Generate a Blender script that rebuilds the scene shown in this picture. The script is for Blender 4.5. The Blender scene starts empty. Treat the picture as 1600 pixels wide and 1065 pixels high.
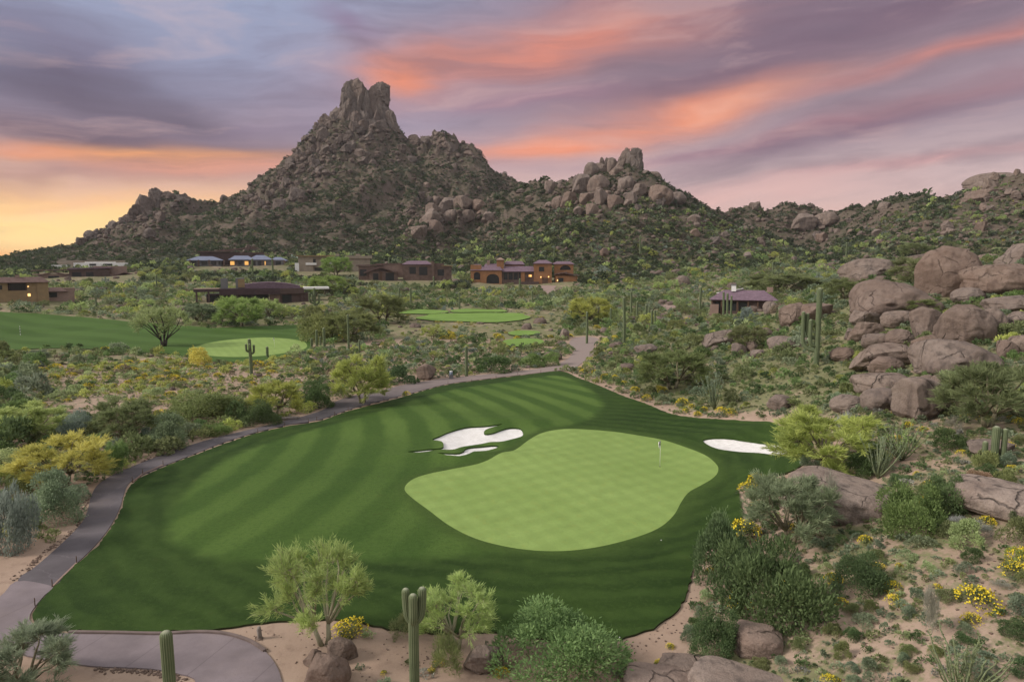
import bpy, math, random
import numpy as np
from mathutils import Vector, Matrix
from mathutils.geometry import delaunay_2d_cdt

SC = bpy.context.scene
C = SC.collection
R = math.radians
F = 1067.0                       # focal length in photo pixels
CZ = 16.5                        # drone height above the turf
HORIZON = 408.0
PITCH = math.atan((532.5 - HORIZON) / F)

# ------------------------------------------------------------------ camera
cam = bpy.data.cameras.new('camera')
cam.sensor_width = 36.0
cam.lens = 36.0 * F / 1600.0
cam.clip_start = 0.5
cam.clip_end = 20000
co = bpy.data.objects.new('camera', cam)
co.location = (0, 0, CZ)
co.rotation_euler = (math.pi / 2 - PITCH, 0, 0)
C.objects.link(co)
SC.camera = co

# ------------------------------------------------------------------ exposure
SC.view_settings.view_transform = 'Standard'
SC.view_settings.look = 'None'
SC.view_settings.exposure = 0.22
SC.view_settings.gamma = 1.0
SC.cycles.max_bounces = 5
SC.cycles.diffuse_bounces = 3
SC.cycles.glossy_bounces = 1
SC.cycles.transmission_bounces = 3
SC.cycles.transparent_max_bounces = 4
SC.cycles.caustics_reflective = False
SC.cycles.caustics_refractive = False
SC.cycles.sample_clamp_indirect = 4.0

# ------------------------------------------------------------------ sun
SUN_AZ, SUN_EL = -100.0, 32.0     # degrees; azimuth from +Y towards +X
sl = bpy.data.lights.new('sun', 'SUN')
sl.energy = 3.0
sl.angle = R(16)
sl.color = (1.0, 0.91, 0.82)
so = bpy.data.objects.new('sun', sl)
_sd = Vector((math.sin(R(SUN_AZ)) * math.cos(R(SUN_EL)), math.cos(R(SUN_AZ)) * math.cos(R(SUN_EL)), math.sin(R(SUN_EL))))
so.rotation_euler = _sd.to_track_quat('Z', 'Y').to_euler()
so.location = _sd * 300
C.objects.link(so)


# ------------------------------------------------------------------ camera maths used for laying out
def ray(u, v):
    cx = (np.asarray(u, float) - 800.0) / F
    cy = (532.5 - np.asarray(v, float)) / F
    cp, sp = math.cos(PITCH), math.sin(PITCH)
    return np.stack([cx, cp + cy * sp, -sp + cy * cp], -1)


def project(x, y, z):
    cp, sp = math.cos(PITCH), math.sin(PITCH)
    zz = np.asarray(z) - CZ
    depth = np.asarray(y) * cp - zz * sp
    up = np.asarray(y) * sp + zz * cp
    d = np.where(depth > 0.1, depth, 0.1)
    return 800 + F * np.asarray(x) / d, 532.5 - F * up / d, depth


def pix_az_el(u, v):
    d = ray(u, v)
    return math.atan2(d[0], d[1]), math.atan2(d[2], math.hypot(d[0], d[1]))


# ------------------------------------------------------------------ world: dusk sky with long-exposure cloud streaks
SKY_UP = 0.92
w = bpy.data.worlds.new('World')
SC.world = w
w.use_nodes = True
w.cycles.sampling_method = 'MANUAL'
w.cycles.sample_map_resolution = 512
nt = w.node_tree
nt.nodes.clear()


def N(tree, typ, **kw):
    n = tree.nodes.new(typ)
    for k, v in kw.items():
        setattr(n, k, v)
    return n


def mth(tree, op, a, b=None, clamp=False):
    n = N(tree, 'ShaderNodeMath', operation=op, use_clamp=clamp)
    for i, x in enumerate((a, b)):
        if x is None:
            continue
        if isinstance(x, (int, float)):
            n.inputs[i].default_value = x
        else:
            tree.links.new(x, n.inputs[i])
    return n.outputs[0]


def mixc(tree, fac, a, b, blend='MIX'):
    n = N(tree, 'ShaderNodeMix', data_type='RGBA', blend_type=blend)
    n.clamp_factor = True
    for sock, x in ((n.inputs[0], fac), (n.inputs[6], a), (n.inputs[7], b)):
        if isinstance(x, (int, float)):
            sock.default_value = x
        elif isinstance(x, tuple):
            sock.default_value = (*x[:3], 1)
        else:
            tree.links.new(x, sock)
    return n.outputs[2]


def mapr(tree, x, a, b, c, d, smooth=False):
    n = N(tree, 'ShaderNodeMapRange', clamp=True)
    if smooth:
        n.interpolation_type = 'SMOOTHSTEP'
    tree.links.new(x, n.inputs[0])
    for i, q in enumerate((a, b, c, d)):
        n.inputs[i + 1].default_value = q
    return n.outputs[0]


def srgb(r, g, b):
    f = lambda c: (c / 255 / 12.92) if c / 255 <= 0.04045 else ((c / 255 + 0.055) / 1.055) ** 2.4
    return (f(r), f(g), f(b))


tc = N(nt, 'ShaderNodeTexCoord')
sep = N(nt, 'ShaderNodeSeparateXYZ')
nt.links.new(tc.outputs['Generated'], sep.inputs[0])
az = mth(nt, 'ARCTAN2', sep.outputs[0], sep.outputs[1])
el = mth(nt, 'ARCSINE', sep.outputs[2])
cmb = N(nt, 'ShaderNodeCombineXYZ')
nt.links.new(az, cmb.inputs[0])
nt.links.new(mth(nt, 'MULTIPLY', el, 3.2), cmb.inputs[1])
wn = N(nt, 'ShaderNodeTexNoise', noise_dimensions='2D')
wn.inputs['Scale'].default_value = 3.2
wn.inputs['Detail'].default_value = 3.0
wn.inputs['Roughness'].default_value = 0.5
nt.links.new(cmb.outputs[0], wn.inputs['Vector'])
wsep = N(nt, 'ShaderNodeSeparateColor')
nt.links.new(wn.outputs['Color'], wsep.inputs[0])
azw = mth(nt, 'ADD', az, mth(nt, 'MULTIPLY', mth(nt, 'SUBTRACT', wsep.outputs[0], 0.5), 0.22))
elw = mth(nt, 'ADD', el, mth(nt, 'MULTIPLY', mth(nt, 'SUBTRACT', wsep.outputs[1], 0.5), 0.055))
# streak noise: long thin fibres
cmb2 = N(nt, 'ShaderNodeCombineXYZ')
nt.links.new(mth(nt, 'ADD', mth(nt, 'MULTIPLY', azw, 1.6), mth(nt, 'MULTIPLY', elw, 1.0)), cmb2.inputs[0])
nt.links.new(mth(nt, 'MULTIPLY', elw, 17.0), cmb2.inputs[1])
sn = N(nt, 'ShaderNodeTexNoise', noise_dimensions='2D')
sn.inputs['Scale'].default_value = 1.5
sn.inputs['Detail'].default_value = 5.0
sn.inputs['Roughness'].default_value = 0.55
nt.links.new(cmb2.outputs[0], sn.inputs['Vector'])
streak = mapr(nt, sn.outputs[0], 0.30, 0.70, 0.0, 1.0)

# base gradient by elevation (left = warm, right = pink)
rampL = N(nt, 'ShaderNodeValToRGB')
rampR = N(nt, 'ShaderNodeValToRGB')
eln = mapr(nt, el, R(-1), R(24), 0.0, 1.0)


def fill_ramp(rp, stops):
    e = rp.color_ramp.elements
    e[0].position, e[0].color = stops[0][0], (*stops[0][1], 1)
    e[1].position, e[1].color = stops[-1][0], (*stops[-1][1], 1)
    for p, c in stops[1:-1]:
        q = e.new(p)
        q.color = (*c, 1)


fill_ramp(rampL, [(0.0, srgb(246, 196, 138)), (0.10, srgb(252, 218, 168)), (0.20, srgb(248, 200, 152)), (0.34, srgb(190, 164, 170)), (0.52, srgb(158, 158, 180)), (0.85, srgb(162, 170, 194)), (1.0, srgb(146, 156, 182))])
fill_ramp(rampR, [(0.0, srgb(210, 168, 158)), (0.14, srgb(220, 184, 174)), (0.26, srgb(206, 182, 180)), (0.45, srgb(174, 156, 164)), (0.75, srgb(156, 140, 152)), (1.0, srgb(138, 124, 142))])
nt.links.new(eln, rampL.inputs[0])
nt.links.new(eln, rampR.inputs[0])
col = mixc(nt, mapr(nt, az, R(-16), R(12), 0, 1, True), rampL.outputs[0], rampR.outputs[0])


def blob(col, u, v, wu, hv, rot, color, op, streaky=0.5, soft=0.0):
    """a cloud bank: centre pixel, half sizes in photo pixels turned to angles, tilt in degrees (up to the right)"""
    a0, e0 = pix_az_el(u, v)
    sa, se = wu / F, hv / F
    dx = mth(nt, 'SUBTRACT', azw, a0)
    dy = mth(nt, 'SUBTRACT', elw, e0)
    c, s = math.cos(R(rot)), math.sin(R(rot))
    px = mth(nt, 'MULTIPLY', mth(nt, 'ADD', mth(nt, 'MULTIPLY', dx, c), mth(nt, 'MULTIPLY', dy, s)), 1 / sa)
    py = mth(nt, 'MULTIPLY', mth(nt, 'SUBTRACT', mth(nt, 'MULTIPLY', dy, c), mth(nt, 'MULTIPLY', dx, s)), 1 / se)
    d = mth(nt, 'ADD', mth(nt, 'MULTIPLY', px, px), mth(nt, 'MULTIPLY', py, py))
    m = mth(nt, 'POWER', 2.718, mth(nt, 'MULTIPLY', d, -1.5))
    m = mth(nt, 'MULTIPLY', m, mth(nt, 'ADD', 1 - streaky, mth(nt, 'MULTIPLY', streak, streaky)))
    return mixc(nt, mth(nt, 'MULTIPLY', m, op), col, color)


MAUVE, DUSK = srgb(102, 88, 106), srgb(132, 112, 132)
PINK, ORANGE, PEACH, AMBER = srgb(210, 146, 130), srgb(244, 154, 108), srgb(246, 178, 142), srgb(250, 180, 112)
for b in [
    (1250, 50, 470, 95, 6, srgb(128, 106, 122), 0.92, 0.4),
    (720, 92, 250, 58, 12, PINK, 0.9, 0.45),
    (640, 112, 95, 24, 8, ORANGE, 0.7, 0.4),
    (880, 62, 110, 42, 20, srgb(234, 150, 120), 0.65, 0.45),
    (1040, 36, 180, 42, 8, PINK, 0.45, 0.6),
    (1010, 186, 260, 36, 10, ORANGE, 0.9, 0.45),
    (810, 236, 90, 17, 3, ORANGE, 0.9, 0.3),
    (1130, 160, 150, 15, 9, PEACH, 0.5, 0.5),
    (1500, 78, 170, 15, 9, srgb(228, 148, 126), 0.85, 0.4),
    (1400, 175, 240, 20, 10, srgb(206, 138, 134), 0.75, 0.5),
    (1330, 206, 340, 28, 9, srgb(124, 102, 122), 0.9, 0.35),
    (1050, 244, 210, 11, 6, srgb(160, 124, 138), 0.75, 0.4),
    (830, 158, 130, 18, 3, srgb(172, 136, 150), 0.7, 0.3),
    (1130, 112, 290, 22, 9, srgb(130, 106, 122), 0.85, 0.4),
    (572, 48, 44, 28, -10, srgb(148, 126, 150), 0.75, 0.2),
    (1420, 262, 280, 11, 3, srgb(226, 172, 166), 0.7, 0.4),
    (1180, 300, 170, 16, 0, srgb(228, 180, 172), 0.5, 0.3),
    (100, 150, 190, 70, -16, MAUVE, 0.92, 0.3),
    (300, 185, 160, 38, -14, MAUVE, 0.8, 0.4),
    (60, 72, 90, 26, -6, srgb(126, 112, 134), 0.6, 0.4),
    (90, 218, 270, 36, -2, srgb(116, 94, 108), 0.9, 0.3),
    (420, 205, 90, 16, 10, srgb(140, 124, 144), 0.5, 0.4),
    (260, 252, 210, 15, 3, AMBER, 0.9, 0.5),
    (60, 246, 120, 11, 0, srgb(240, 164, 122), 0.8, 0.4),
    (330, 272, 170, 17, 4, srgb(238, 168, 134), 0.85, 0.45),
    (90, 284, 220, 15, 3, srgb(172, 134, 134), 0.8, 0.4),
    (40, 320, 170, 8, 5, srgb(238, 168, 124), 0.6, 0.5),
    (50, 345, 220, 34, 2, srgb(255, 224, 160), 0.9, 0.2),
    (50, 395, 180, 14, 0, srgb(248, 184, 122), 0.8, 0.3),
]:
    col = blob(col, *b)
cmb3 = N(nt, 'ShaderNodeCombineXYZ')
nt.links.new(mth(nt, 'ADD', mth(nt, 'MULTIPLY', azw, 2.6), mth(nt, 'MULTIPLY', elw, 2.2)), cmb3.inputs[0])
nt.links.new(mth(nt, 'SUBTRACT', mth(nt, 'MULTIPLY', elw, 16.0), mth(nt, 'MULTIPLY', azw, 1.5)), cmb3.inputs[1])
sn2 = N(nt, 'ShaderNodeTexNoise', noise_dimensions='2D')
sn2.inputs['Scale'].default_value = 1.3; sn2.inputs['Detail'].default_value = 6.0; sn2.inputs['Roughness'].default_value = 0.6
nt.links.new(cmb3.outputs[0], sn2.inputs['Vector'])
low_ = mapr(nt, el, R(0), R(7), 0.25, 1.0)
col = mixc(nt, mth(nt, 'MULTIPLY', mapr(nt, sn2.outputs[0], 0.50, 0.72, 0, 0.34), low_), col, srgb(112, 98, 114))
col = mixc(nt, mapr(nt, sn2.outputs[0], 0.46, 0.30, 0, 0.22), col, srgb(236, 200, 190))
gam = N(nt, 'ShaderNodeGamma'); gam.inputs[1].default_value = 1.22
nt.links.new(col, gam.inputs[0])
hsk = N(nt, 'ShaderNodeHueSaturation'); hsk.inputs['Saturation'].default_value = 1.0; hsk.inputs['Value'].default_value = 0.99
nt.links.new(gam.outputs[0], hsk.inputs['Color'])
col = hsk.outputs[0]
# the open sky higher up and behind the drone is paler and lights the land
up = mapr(nt, el, R(20), R(50), 0.0, 1.0, True)
back = mth(nt, 'MULTIPLY', mapr(nt, mth(nt, 'ABSOLUTE', az), R(52), R(95), 0.0, 1.0, True), 0.75)
col = mixc(nt, mth(nt, 'MAXIMUM', up, back), col, (0.84 * SKY_UP, 0.83 * SKY_UP, 0.81 * SKY_UP))
sky = N(nt, 'ShaderNodeTexSky', sky_type='NISHITA')
sky.sun_disc = False
sky.sun_elevation = R(SUN_EL)
sky.sun_rotation = R(SUN_AZ)
sky.altitude = 700
bg1 = N(nt, 'ShaderNodeBackground')
bg2 = N(nt, 'ShaderNodeBackground')
nt.links.new(col, bg1.inputs[0])
nt.links.new(sky.outputs[0], bg2.inputs[0])
bg1.inputs[1].default_value = 0.98
bg2.inputs[1].default_value = 0.004
adds = N(nt, 'ShaderNodeAddShader')
nt.links.new(bg1.outputs[0], adds.inputs[0])
nt.links.new(bg2.outputs[0], adds.inputs[1])
wo = N(nt, 'ShaderNodeOutputWorld')
nt.links.new(adds.outputs[0], wo.inputs[0])

# ------------------------------------------------------------------ numpy helpers
rng = np.random.default_rng(7)


def _hash(ix, iy, iz, s):
    h = (ix.astype(np.int64) * 374761393 + iy.astype(np.int64) * 668265263 + iz.astype(np.int64) * 2147483647 + s * 1274126177) & 0xFFFFFFFF
    h = ((h ^ (h >> 13)) * 1274126177) & 0xFFFFFFFF
    h = h ^ (h >> 16)
    return (h & 0xFFFF) / 65535.0


def noise2(x, y, s=0):
    ix, iy = np.floor(x).astype(np.int64), np.floor(y).astype(np.int64)
    fx, fy = x - ix, y - iy
    fx, fy = fx * fx * (3 - 2 * fx), fy * fy * (3 - 2 * fy)
    z = np.zeros_like(ix)
    a = _hash(ix, iy, z, s); b = _hash(ix + 1, iy, z, s); c = _hash(ix, iy + 1, z, s); d = _hash(ix + 1, iy + 1, z, s)
    return (a + (b - a) * fx) * (1 - fy) + (c + (d - c) * fx) * fy


def fbm2(x, y, s=0, o=4):
    t, a, n = 0, 0.5, 0
    for i in range(o):
        t = t + a * noise2(x, y, s + i * 17); n += a
        x, y, a = x * 2.03 + 11.3, y * 2.03 - 7.1, a * 0.5
    return t / n


def noise3(p, s=0):
    i = np.floor(p).astype(np.int64)
    f = p - i
    f = f * f * (3 - 2 * f)
    t = 0
    for dx in (0, 1):
        for dy in (0, 1):
            for dz in (0, 1):
                w_ = (f[:, 0] if dx else 1 - f[:, 0]) * (f[:, 1] if dy else 1 - f[:, 1]) * (f[:, 2] if dz else 1 - f[:, 2])
                t = t + w_ * _hash(i[:, 0] + dx, i[:, 1] + dy, i[:, 2] + dz, s)
    return t


def make_mesh(name, V, faces, mats, smooth=True, midx=None, **attrs):
    """faces: list of int arrays (n,3) or (n,4); attrs: point attributes (n,) or (n,3)"""
    me = bpy.data.meshes.new(name)
    V = np.asarray(V, np.float32)
    me.vertices.add(len(V))
    me.vertices.foreach_set('co', V.ravel())
    faces = [np.asarray(f, np.int32) for f in faces if len(f)]
    loops = np.concatenate([f.ravel() for f in faces])
    tot = np.concatenate([np.full(len(f), f.shape[1], np.int32) for f in faces])
    start = np.concatenate([[0], np.cumsum(tot)[:-1]]).astype(np.int32)
    me.loops.add(len(loops))
    me.loops.foreach_set('vertex_index', loops)
    me.polygons.add(len(tot))
    me.polygons.foreach_set('loop_start', start)
    me.polygons.foreach_set('loop_total', tot)
    me.polygons.foreach_set('use_smooth', np.full(len(tot), smooth, bool))
    for m in mats:
        me.materials.append(m)
    if midx is not None:
        me.polygons.foreach_set('material_index', np.asarray(midx, np.int32))
    for k, a in attrs.items():
        a = np.asarray(a, np.float32)
        if a.ndim == 1:
            me.attributes.new(k, 'FLOAT', 'POINT').data.foreach_set('value', a)
        else:
            me.attributes.new(k, 'FLOAT_VECTOR', 'POINT').data.foreach_set('vector', a.ravel())
    me.update(calc_edges=True)
    me.validate()
    return me


def link(name, me, parent=None):
    o = bpy.data.objects.new(name, me)
    C.objects.link(o)
    if parent is not None:
        o.parent = parent
    return o


def tag(o, label=None, cat=None, group=None, kind=None):
    if label: o['label'] = label
    if cat: o['category'] = cat
    if group: o['group'] = group
    if kind: o['kind'] = kind
    return o


def empty(name, loc, rz=0.0):
    o = bpy.data.objects.new(name, None)
    o.location = loc
    o.rotation_euler = (0, 0, rz)
    o.empty_display_size = 0.3
    C.objects.link(o)
    return o


class MB:
    """collects shapes into one mesh"""
    def __init__(s):
        s.V, s.F3, s.F4, s.n, s.A = [], [], [], 0, []

    def add(s, V, tris=None, quads=None, a=None):
        V = np.asarray(V, float)
        s.V.append(V)
        s.A.append(np.full(len(V), 0.5) if a is None else np.broadcast_to(np.asarray(a, float), (len(V),)))
        if tris is not None and len(tris): s.F3.append(np.asarray(tris) + s.n)
        if quads is not None and len(quads): s.F4.append(np.asarray(quads) + s.n)
        s.n += len(V)

    def box(s, x0, x1, y0, y1, z0, z1):
        V = [(x, y, z) for z in (z0, z1) for y in (y0, y1) for x in (x0, x1)]
        s.add(V, quads=[(0, 2, 3, 1), (4, 5, 7, 6), (0, 1, 5, 4), (2, 6, 7, 3), (0, 4, 6, 2), (1, 3, 7, 5)])

    def hull(s, bot, top):
        """two matching rings of points joined into a solid"""
        n = len(bot)
        V = list(bot) + list(top)
        q = [(i, (i + 1) % n, n + (i + 1) % n, n + i) for i in range(n)]
        t = [(0, i + 1, i) for i in range(1, n - 1)] + [(n, n + i, n + i + 1) for i in range(1, n - 1)]
        s.add(V, tris=t, quads=q)

    def prism(s, poly, d0, d1):
        """outline in x,z pushed from y=d0 to y=d1 (caps triangulated)"""
        from mathutils.geometry import tessellate_polygon
        tri = tessellate_polygon([[Vector((p[0], p[1], 0)) for p in poly]])
        n = len(poly)
        V = [(p[0], d0, p[1]) for p in poly] + [(p[0], d1, p[1]) for p in poly]
        t = [tuple(x) for x in tri] + [tuple(n + i for i in x[::-1]) for x in tri]
        q = [(i, (i + 1) % n, n + (i + 1) % n, n + i) for i in range(n)]
        s.add(V, tris=t, quads=q)

    def tube(s, pts, rad, sides=8, a=None, cap=True):
        pts = np.asarray(pts, float)
        rad = np.broadcast_to(np.asarray(rad, float), (len(pts),))
        T = np.gradient(pts, axis=0)
        T /= np.linalg.norm(T, axis=1)[:, None] + 1e-9
        ref = np.array([0.31, 0.95, 0.05]) if abs(T[0, 2]) > 0.5 else np.array([0, 0, 1.0])
        X = np.cross(T, ref); X /= np.linalg.norm(X, axis=1)[:, None] + 1e-9
        Y = np.cross(T, X)
        th = np.linspace(0, 2 * np.pi, sides, endpoint=False)
        V = pts[:, None] + rad[:, None, None] * (np.cos(th)[None, :, None] * X[:, None] + np.sin(th)[None, :, None] * Y[:, None])
        V = V.reshape(-1, 3)
        q = []
        for i in range(len(pts) - 1):
            for j in range(sides):
                k = (j + 1) % sides
                q.append((i * sides + j, i * sides + k, (i + 1) * sides + k, (i + 1) * sides + j))
        t = []
        if cap:
            b = (len(pts) - 1) * sides
            t = [(0, j + 1, j) for j in range(1, sides - 1)] + [(b, b + j, b + j + 1) for j in range(1, sides - 1)]
        s.add(V, tris=t, quads=q, a=a)

    def mesh(s, name, mats, smooth=True):
        fs = []
        if s.F3: fs.append(np.concatenate(s.F3))
        if s.F4: fs.append(np.concatenate(s.F4))
        return make_mesh(name, np.concatenate(s.V), fs, mats if isinstance(mats, list) else [mats], smooth, tint=np.concatenate(s.A))

    def build(s, name, mat, parent=None, smooth=False):
        return link(name, s.mesh(name, mat, smooth), parent)


# ------------------------------------------------------------------ materials
def new_mat(name, rough=0.9, spec=0.2):
    m = bpy.data.materials.new(name)
    m.use_nodes = True
    t = m.node_tree
    b = t.nodes['Principled BSDF']
    b.inputs['Roughness'].default_value = rough
    b.inputs['Specular IOR Level'].default_value = spec
    return m, t, b


def noise_node(t, scale, detail=4, rough=0.55, coord='Object', vec=None, dims='3D', dist=0.0):
    n = N(t, 'ShaderNodeTexNoise', noise_dimensions=dims)
    n.inputs['Scale'].default_value = scale
    n.inputs['Detail'].default_value = detail
    n.inputs['Roughness'].default_value = rough
    n.inputs['Distortion'].default_value = dist
    if vec is None:
        c = N(t, 'ShaderNodeTexCoord')
        vec = c.outputs[coord]
    t.links.new(vec, n.inputs['Vector'])
    return n


def bump(t, b, h, strength=0.4, dist=0.05):
    n = N(t, 'ShaderNodeBump')
    n.inputs['Strength'].default_value = strength
    n.inputs['Distance'].default_value = dist
    t.links.new(h, n.inputs['Height'])
    t.links.new(n.outputs[0], b.inputs['Normal'])


def plain(name, c, var=0.25, scale=3.0, rough=0.85, bumpd=0.0, spec=0.2):
    m, t, b = new_mat(name, rough, spec)
    n = noise_node(t, scale, 5, 0.6)
    f = mapr(t, n.outputs[0], 0.3, 0.7, 0, 1)
    t.links.new(mixc(t, f, tuple(x * (1 - var) for x in c), tuple(min(x * (1 + var), 0.95) for x in c)), b.inputs['Base Color'])
    if bumpd:
        bump(t, b, n.outputs[0], 0.6, bumpd)
    return m


def emis(name, c, s):
    m, t, b = new_mat(name)
    b.inputs['Base Color'].default_value = (*c, 1)
    b.inputs['Emission Color'].default_value = (*c, 1)
    b.inputs['Emission Strength'].default_value = s
    return m


def foliage_mat(name, use_attr=False, transl=0.4):
    m, t, b = new_mat(name, 0.75, 0.15)
    if use_attr:
        a = N(t, 'ShaderNodeAttribute', attribute_name='col')
        base = a.outputs['Color']
        k = None
    else:
        oi = N(t, 'ShaderNodeObjectInfo')
        base = oi.outputs['Color']
    a2 = N(t, 'ShaderNodeAttribute', attribute_name='tint')
    hsv = N(t, 'ShaderNodeHueSaturation')
    t.links.new(base, hsv.inputs['Color'])
    t.links.new(mapr(t, a2.outputs['Fac'], 0, 1, 0.55, 1.5), hsv.inputs['Value'])
    t.links.new(mapr(t, a2.outputs['Fac'], 0, 1, 0.515, 0.488), hsv.inputs['Hue'])
    t.links.new(hsv.outputs[0], b.inputs['Base Color'])
    tr = N(t, 'ShaderNodeBsdfTranslucent')
    t.links.new(hsv.outputs[0], tr.inputs[0])
    mx = N(t, 'ShaderNodeMixShader')
    mx.inputs[0].default_value = transl
    t.links.new(b.outputs[0], mx.inputs[1])
    t.links.new(tr.outputs[0], mx.inputs[2])
    t.links.new(mx.outputs[0], t.nodes['Material Output'].inputs[0])
    return m


M = {}
M['leaf'] = foliage_mat('leaf')
M['scrub'] = foliage_mat('scrub', True)
M['flower'] = plain('flower', (0.66, 0.52, 0.035), 0.25, 9, 0.7)
M['bark'] = plain('bark', (0.16, 0.14, 0.09), 0.35, 8, 0.9, 0.01)
M['bark_dark'] = plain('bark_dark', (0.05, 0.042, 0.034), 0.3, 8, 0.9)
M['bark_pale'] = plain('bark_pale', (0.30, 0.28, 0.19), 0.3, 6, 0.9, 0.01)
M['cane'] = plain('cane', (0.17, 0.20, 0.11), 0.3, 6, 0.9)
M['twig'] = plain('twig', (0.22, 0.19, 0.17), 0.3, 6, 0.9)


def rock_mat(name='granite', dark=1.0, sat=0.95):
    m, t, b = new_mat(name, 0.92, 0.15)
    tcn = N(t, 'ShaderNodeTexCoord')
    oi = N(t, 'ShaderNodeObjectInfo')
    geo = N(t, 'ShaderNodeNewGeometry')
    pos = geo.outputs['Position']
    big = noise_node(t, 0.35, 4, 0.6, vec=pos)
    mid = noise_node(t, 1.8, 6, 0.65, vec=pos)
    fine = noise_node(t, 11.0, 5, 0.7, vec=pos)
    c = mixc(t, mapr(t, big.outputs[0], 0.35, 0.65, 0, 1), (0.172, 0.122, 0.096), (0.255, 0.196, 0.161))
    c = mixc(t, mapr(t, mid.outputs[0], 0.5, 0.75, 0, 0.7), c, (0.095, 0.070, 0.058))
    c = mixc(t, mapr(t, fine.outputs[0], 0.52, 0.72, 0, 0.55), c, (0.275, 0.228, 0.200))
    c = mixc(t, mapr(t, fine.outputs[0], 0.46, 0.30, 0, 0.5), c, (0.075, 0.058, 0.049))
    # desert varnish: dark streaks running down the rock
    mp = N(t, 'ShaderNodeMapping')
    mp.inputs['Scale'].default_value = (1.0, 1.0, 0.14)
    t.links.new(pos, mp.inputs[0])
    st = noise_node(t, 1.3, 5, 0.6, vec=mp.outputs[0])
    c = mixc(t, mapr(t, st.outputs[0], 0.50, 0.66, 0, 0.75), c, (0.070, 0.052, 0.044))
    vor = N(t, 'ShaderNodeTexVoronoi', feature='DISTANCE_TO_EDGE')
    wv = noise_node(t, 0.8, 3, 0.5, vec=pos)
    add = N(t, 'ShaderNodeVectorMath', operation='ADD')
    t.links.new(pos, add.inputs[0]); t.links.new(wv.outputs['Color'], add.inputs[1])
    vor.inputs['Scale'].default_value = 0.33
    t.links.new(add.outputs[0], vor.inputs['Vector'])
    crack = mapr(t, vor.outputs['Distance'], 0.0, 0.022, 1, 0)
    crack = mth(t, 'MULTIPLY', crack, mapr(t, big.outputs[0], 0.47, 0.55, 0, 1))
    c = mixc(t, mth(t, 'MULTIPLY', crack, 0.6), c, (0.05, 0.04, 0.035))
    wn_ = N(t, 'ShaderNodeTexWhiteNoise', noise_dimensions='1D')
    t.links.new(oi.outputs['Random'], wn_.inputs['W'])
    c = mixc(t, mapr(t, oi.outputs['Random'], 0, 1, 0.0, 0.35), c, (0.165, 0.142, 0.136))
    c = mixc(t, mapr(t, wn_.outputs['Value'], 0.45, 1, 0.0, 0.40), c, (0.165, 0.098, 0.068))
    hs = N(t, 'ShaderNodeHueSaturation')
    hs.inputs['Value'].default_value = dark
    hs.inputs['Saturation'].default_value = sat
    t.links.new(c, hs.inputs['Color'])
    c = hs.outputs[0]
    t.links.new(c, b.inputs['Base Color'])
    h = mth(t, 'ADD', mth(t, 'MULTIPLY', mid.outputs[0], 0.7), mth(t, 'MULTIPLY', fine.outputs[0], 0.25))
    h = mth(t, 'SUBTRACT', h, mth(t, 'MULTIPLY', crack, 0.6))
    bump(t, b, h, 1.0, 0.25)
    return m


M['rock'] = rock_mat()


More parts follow.
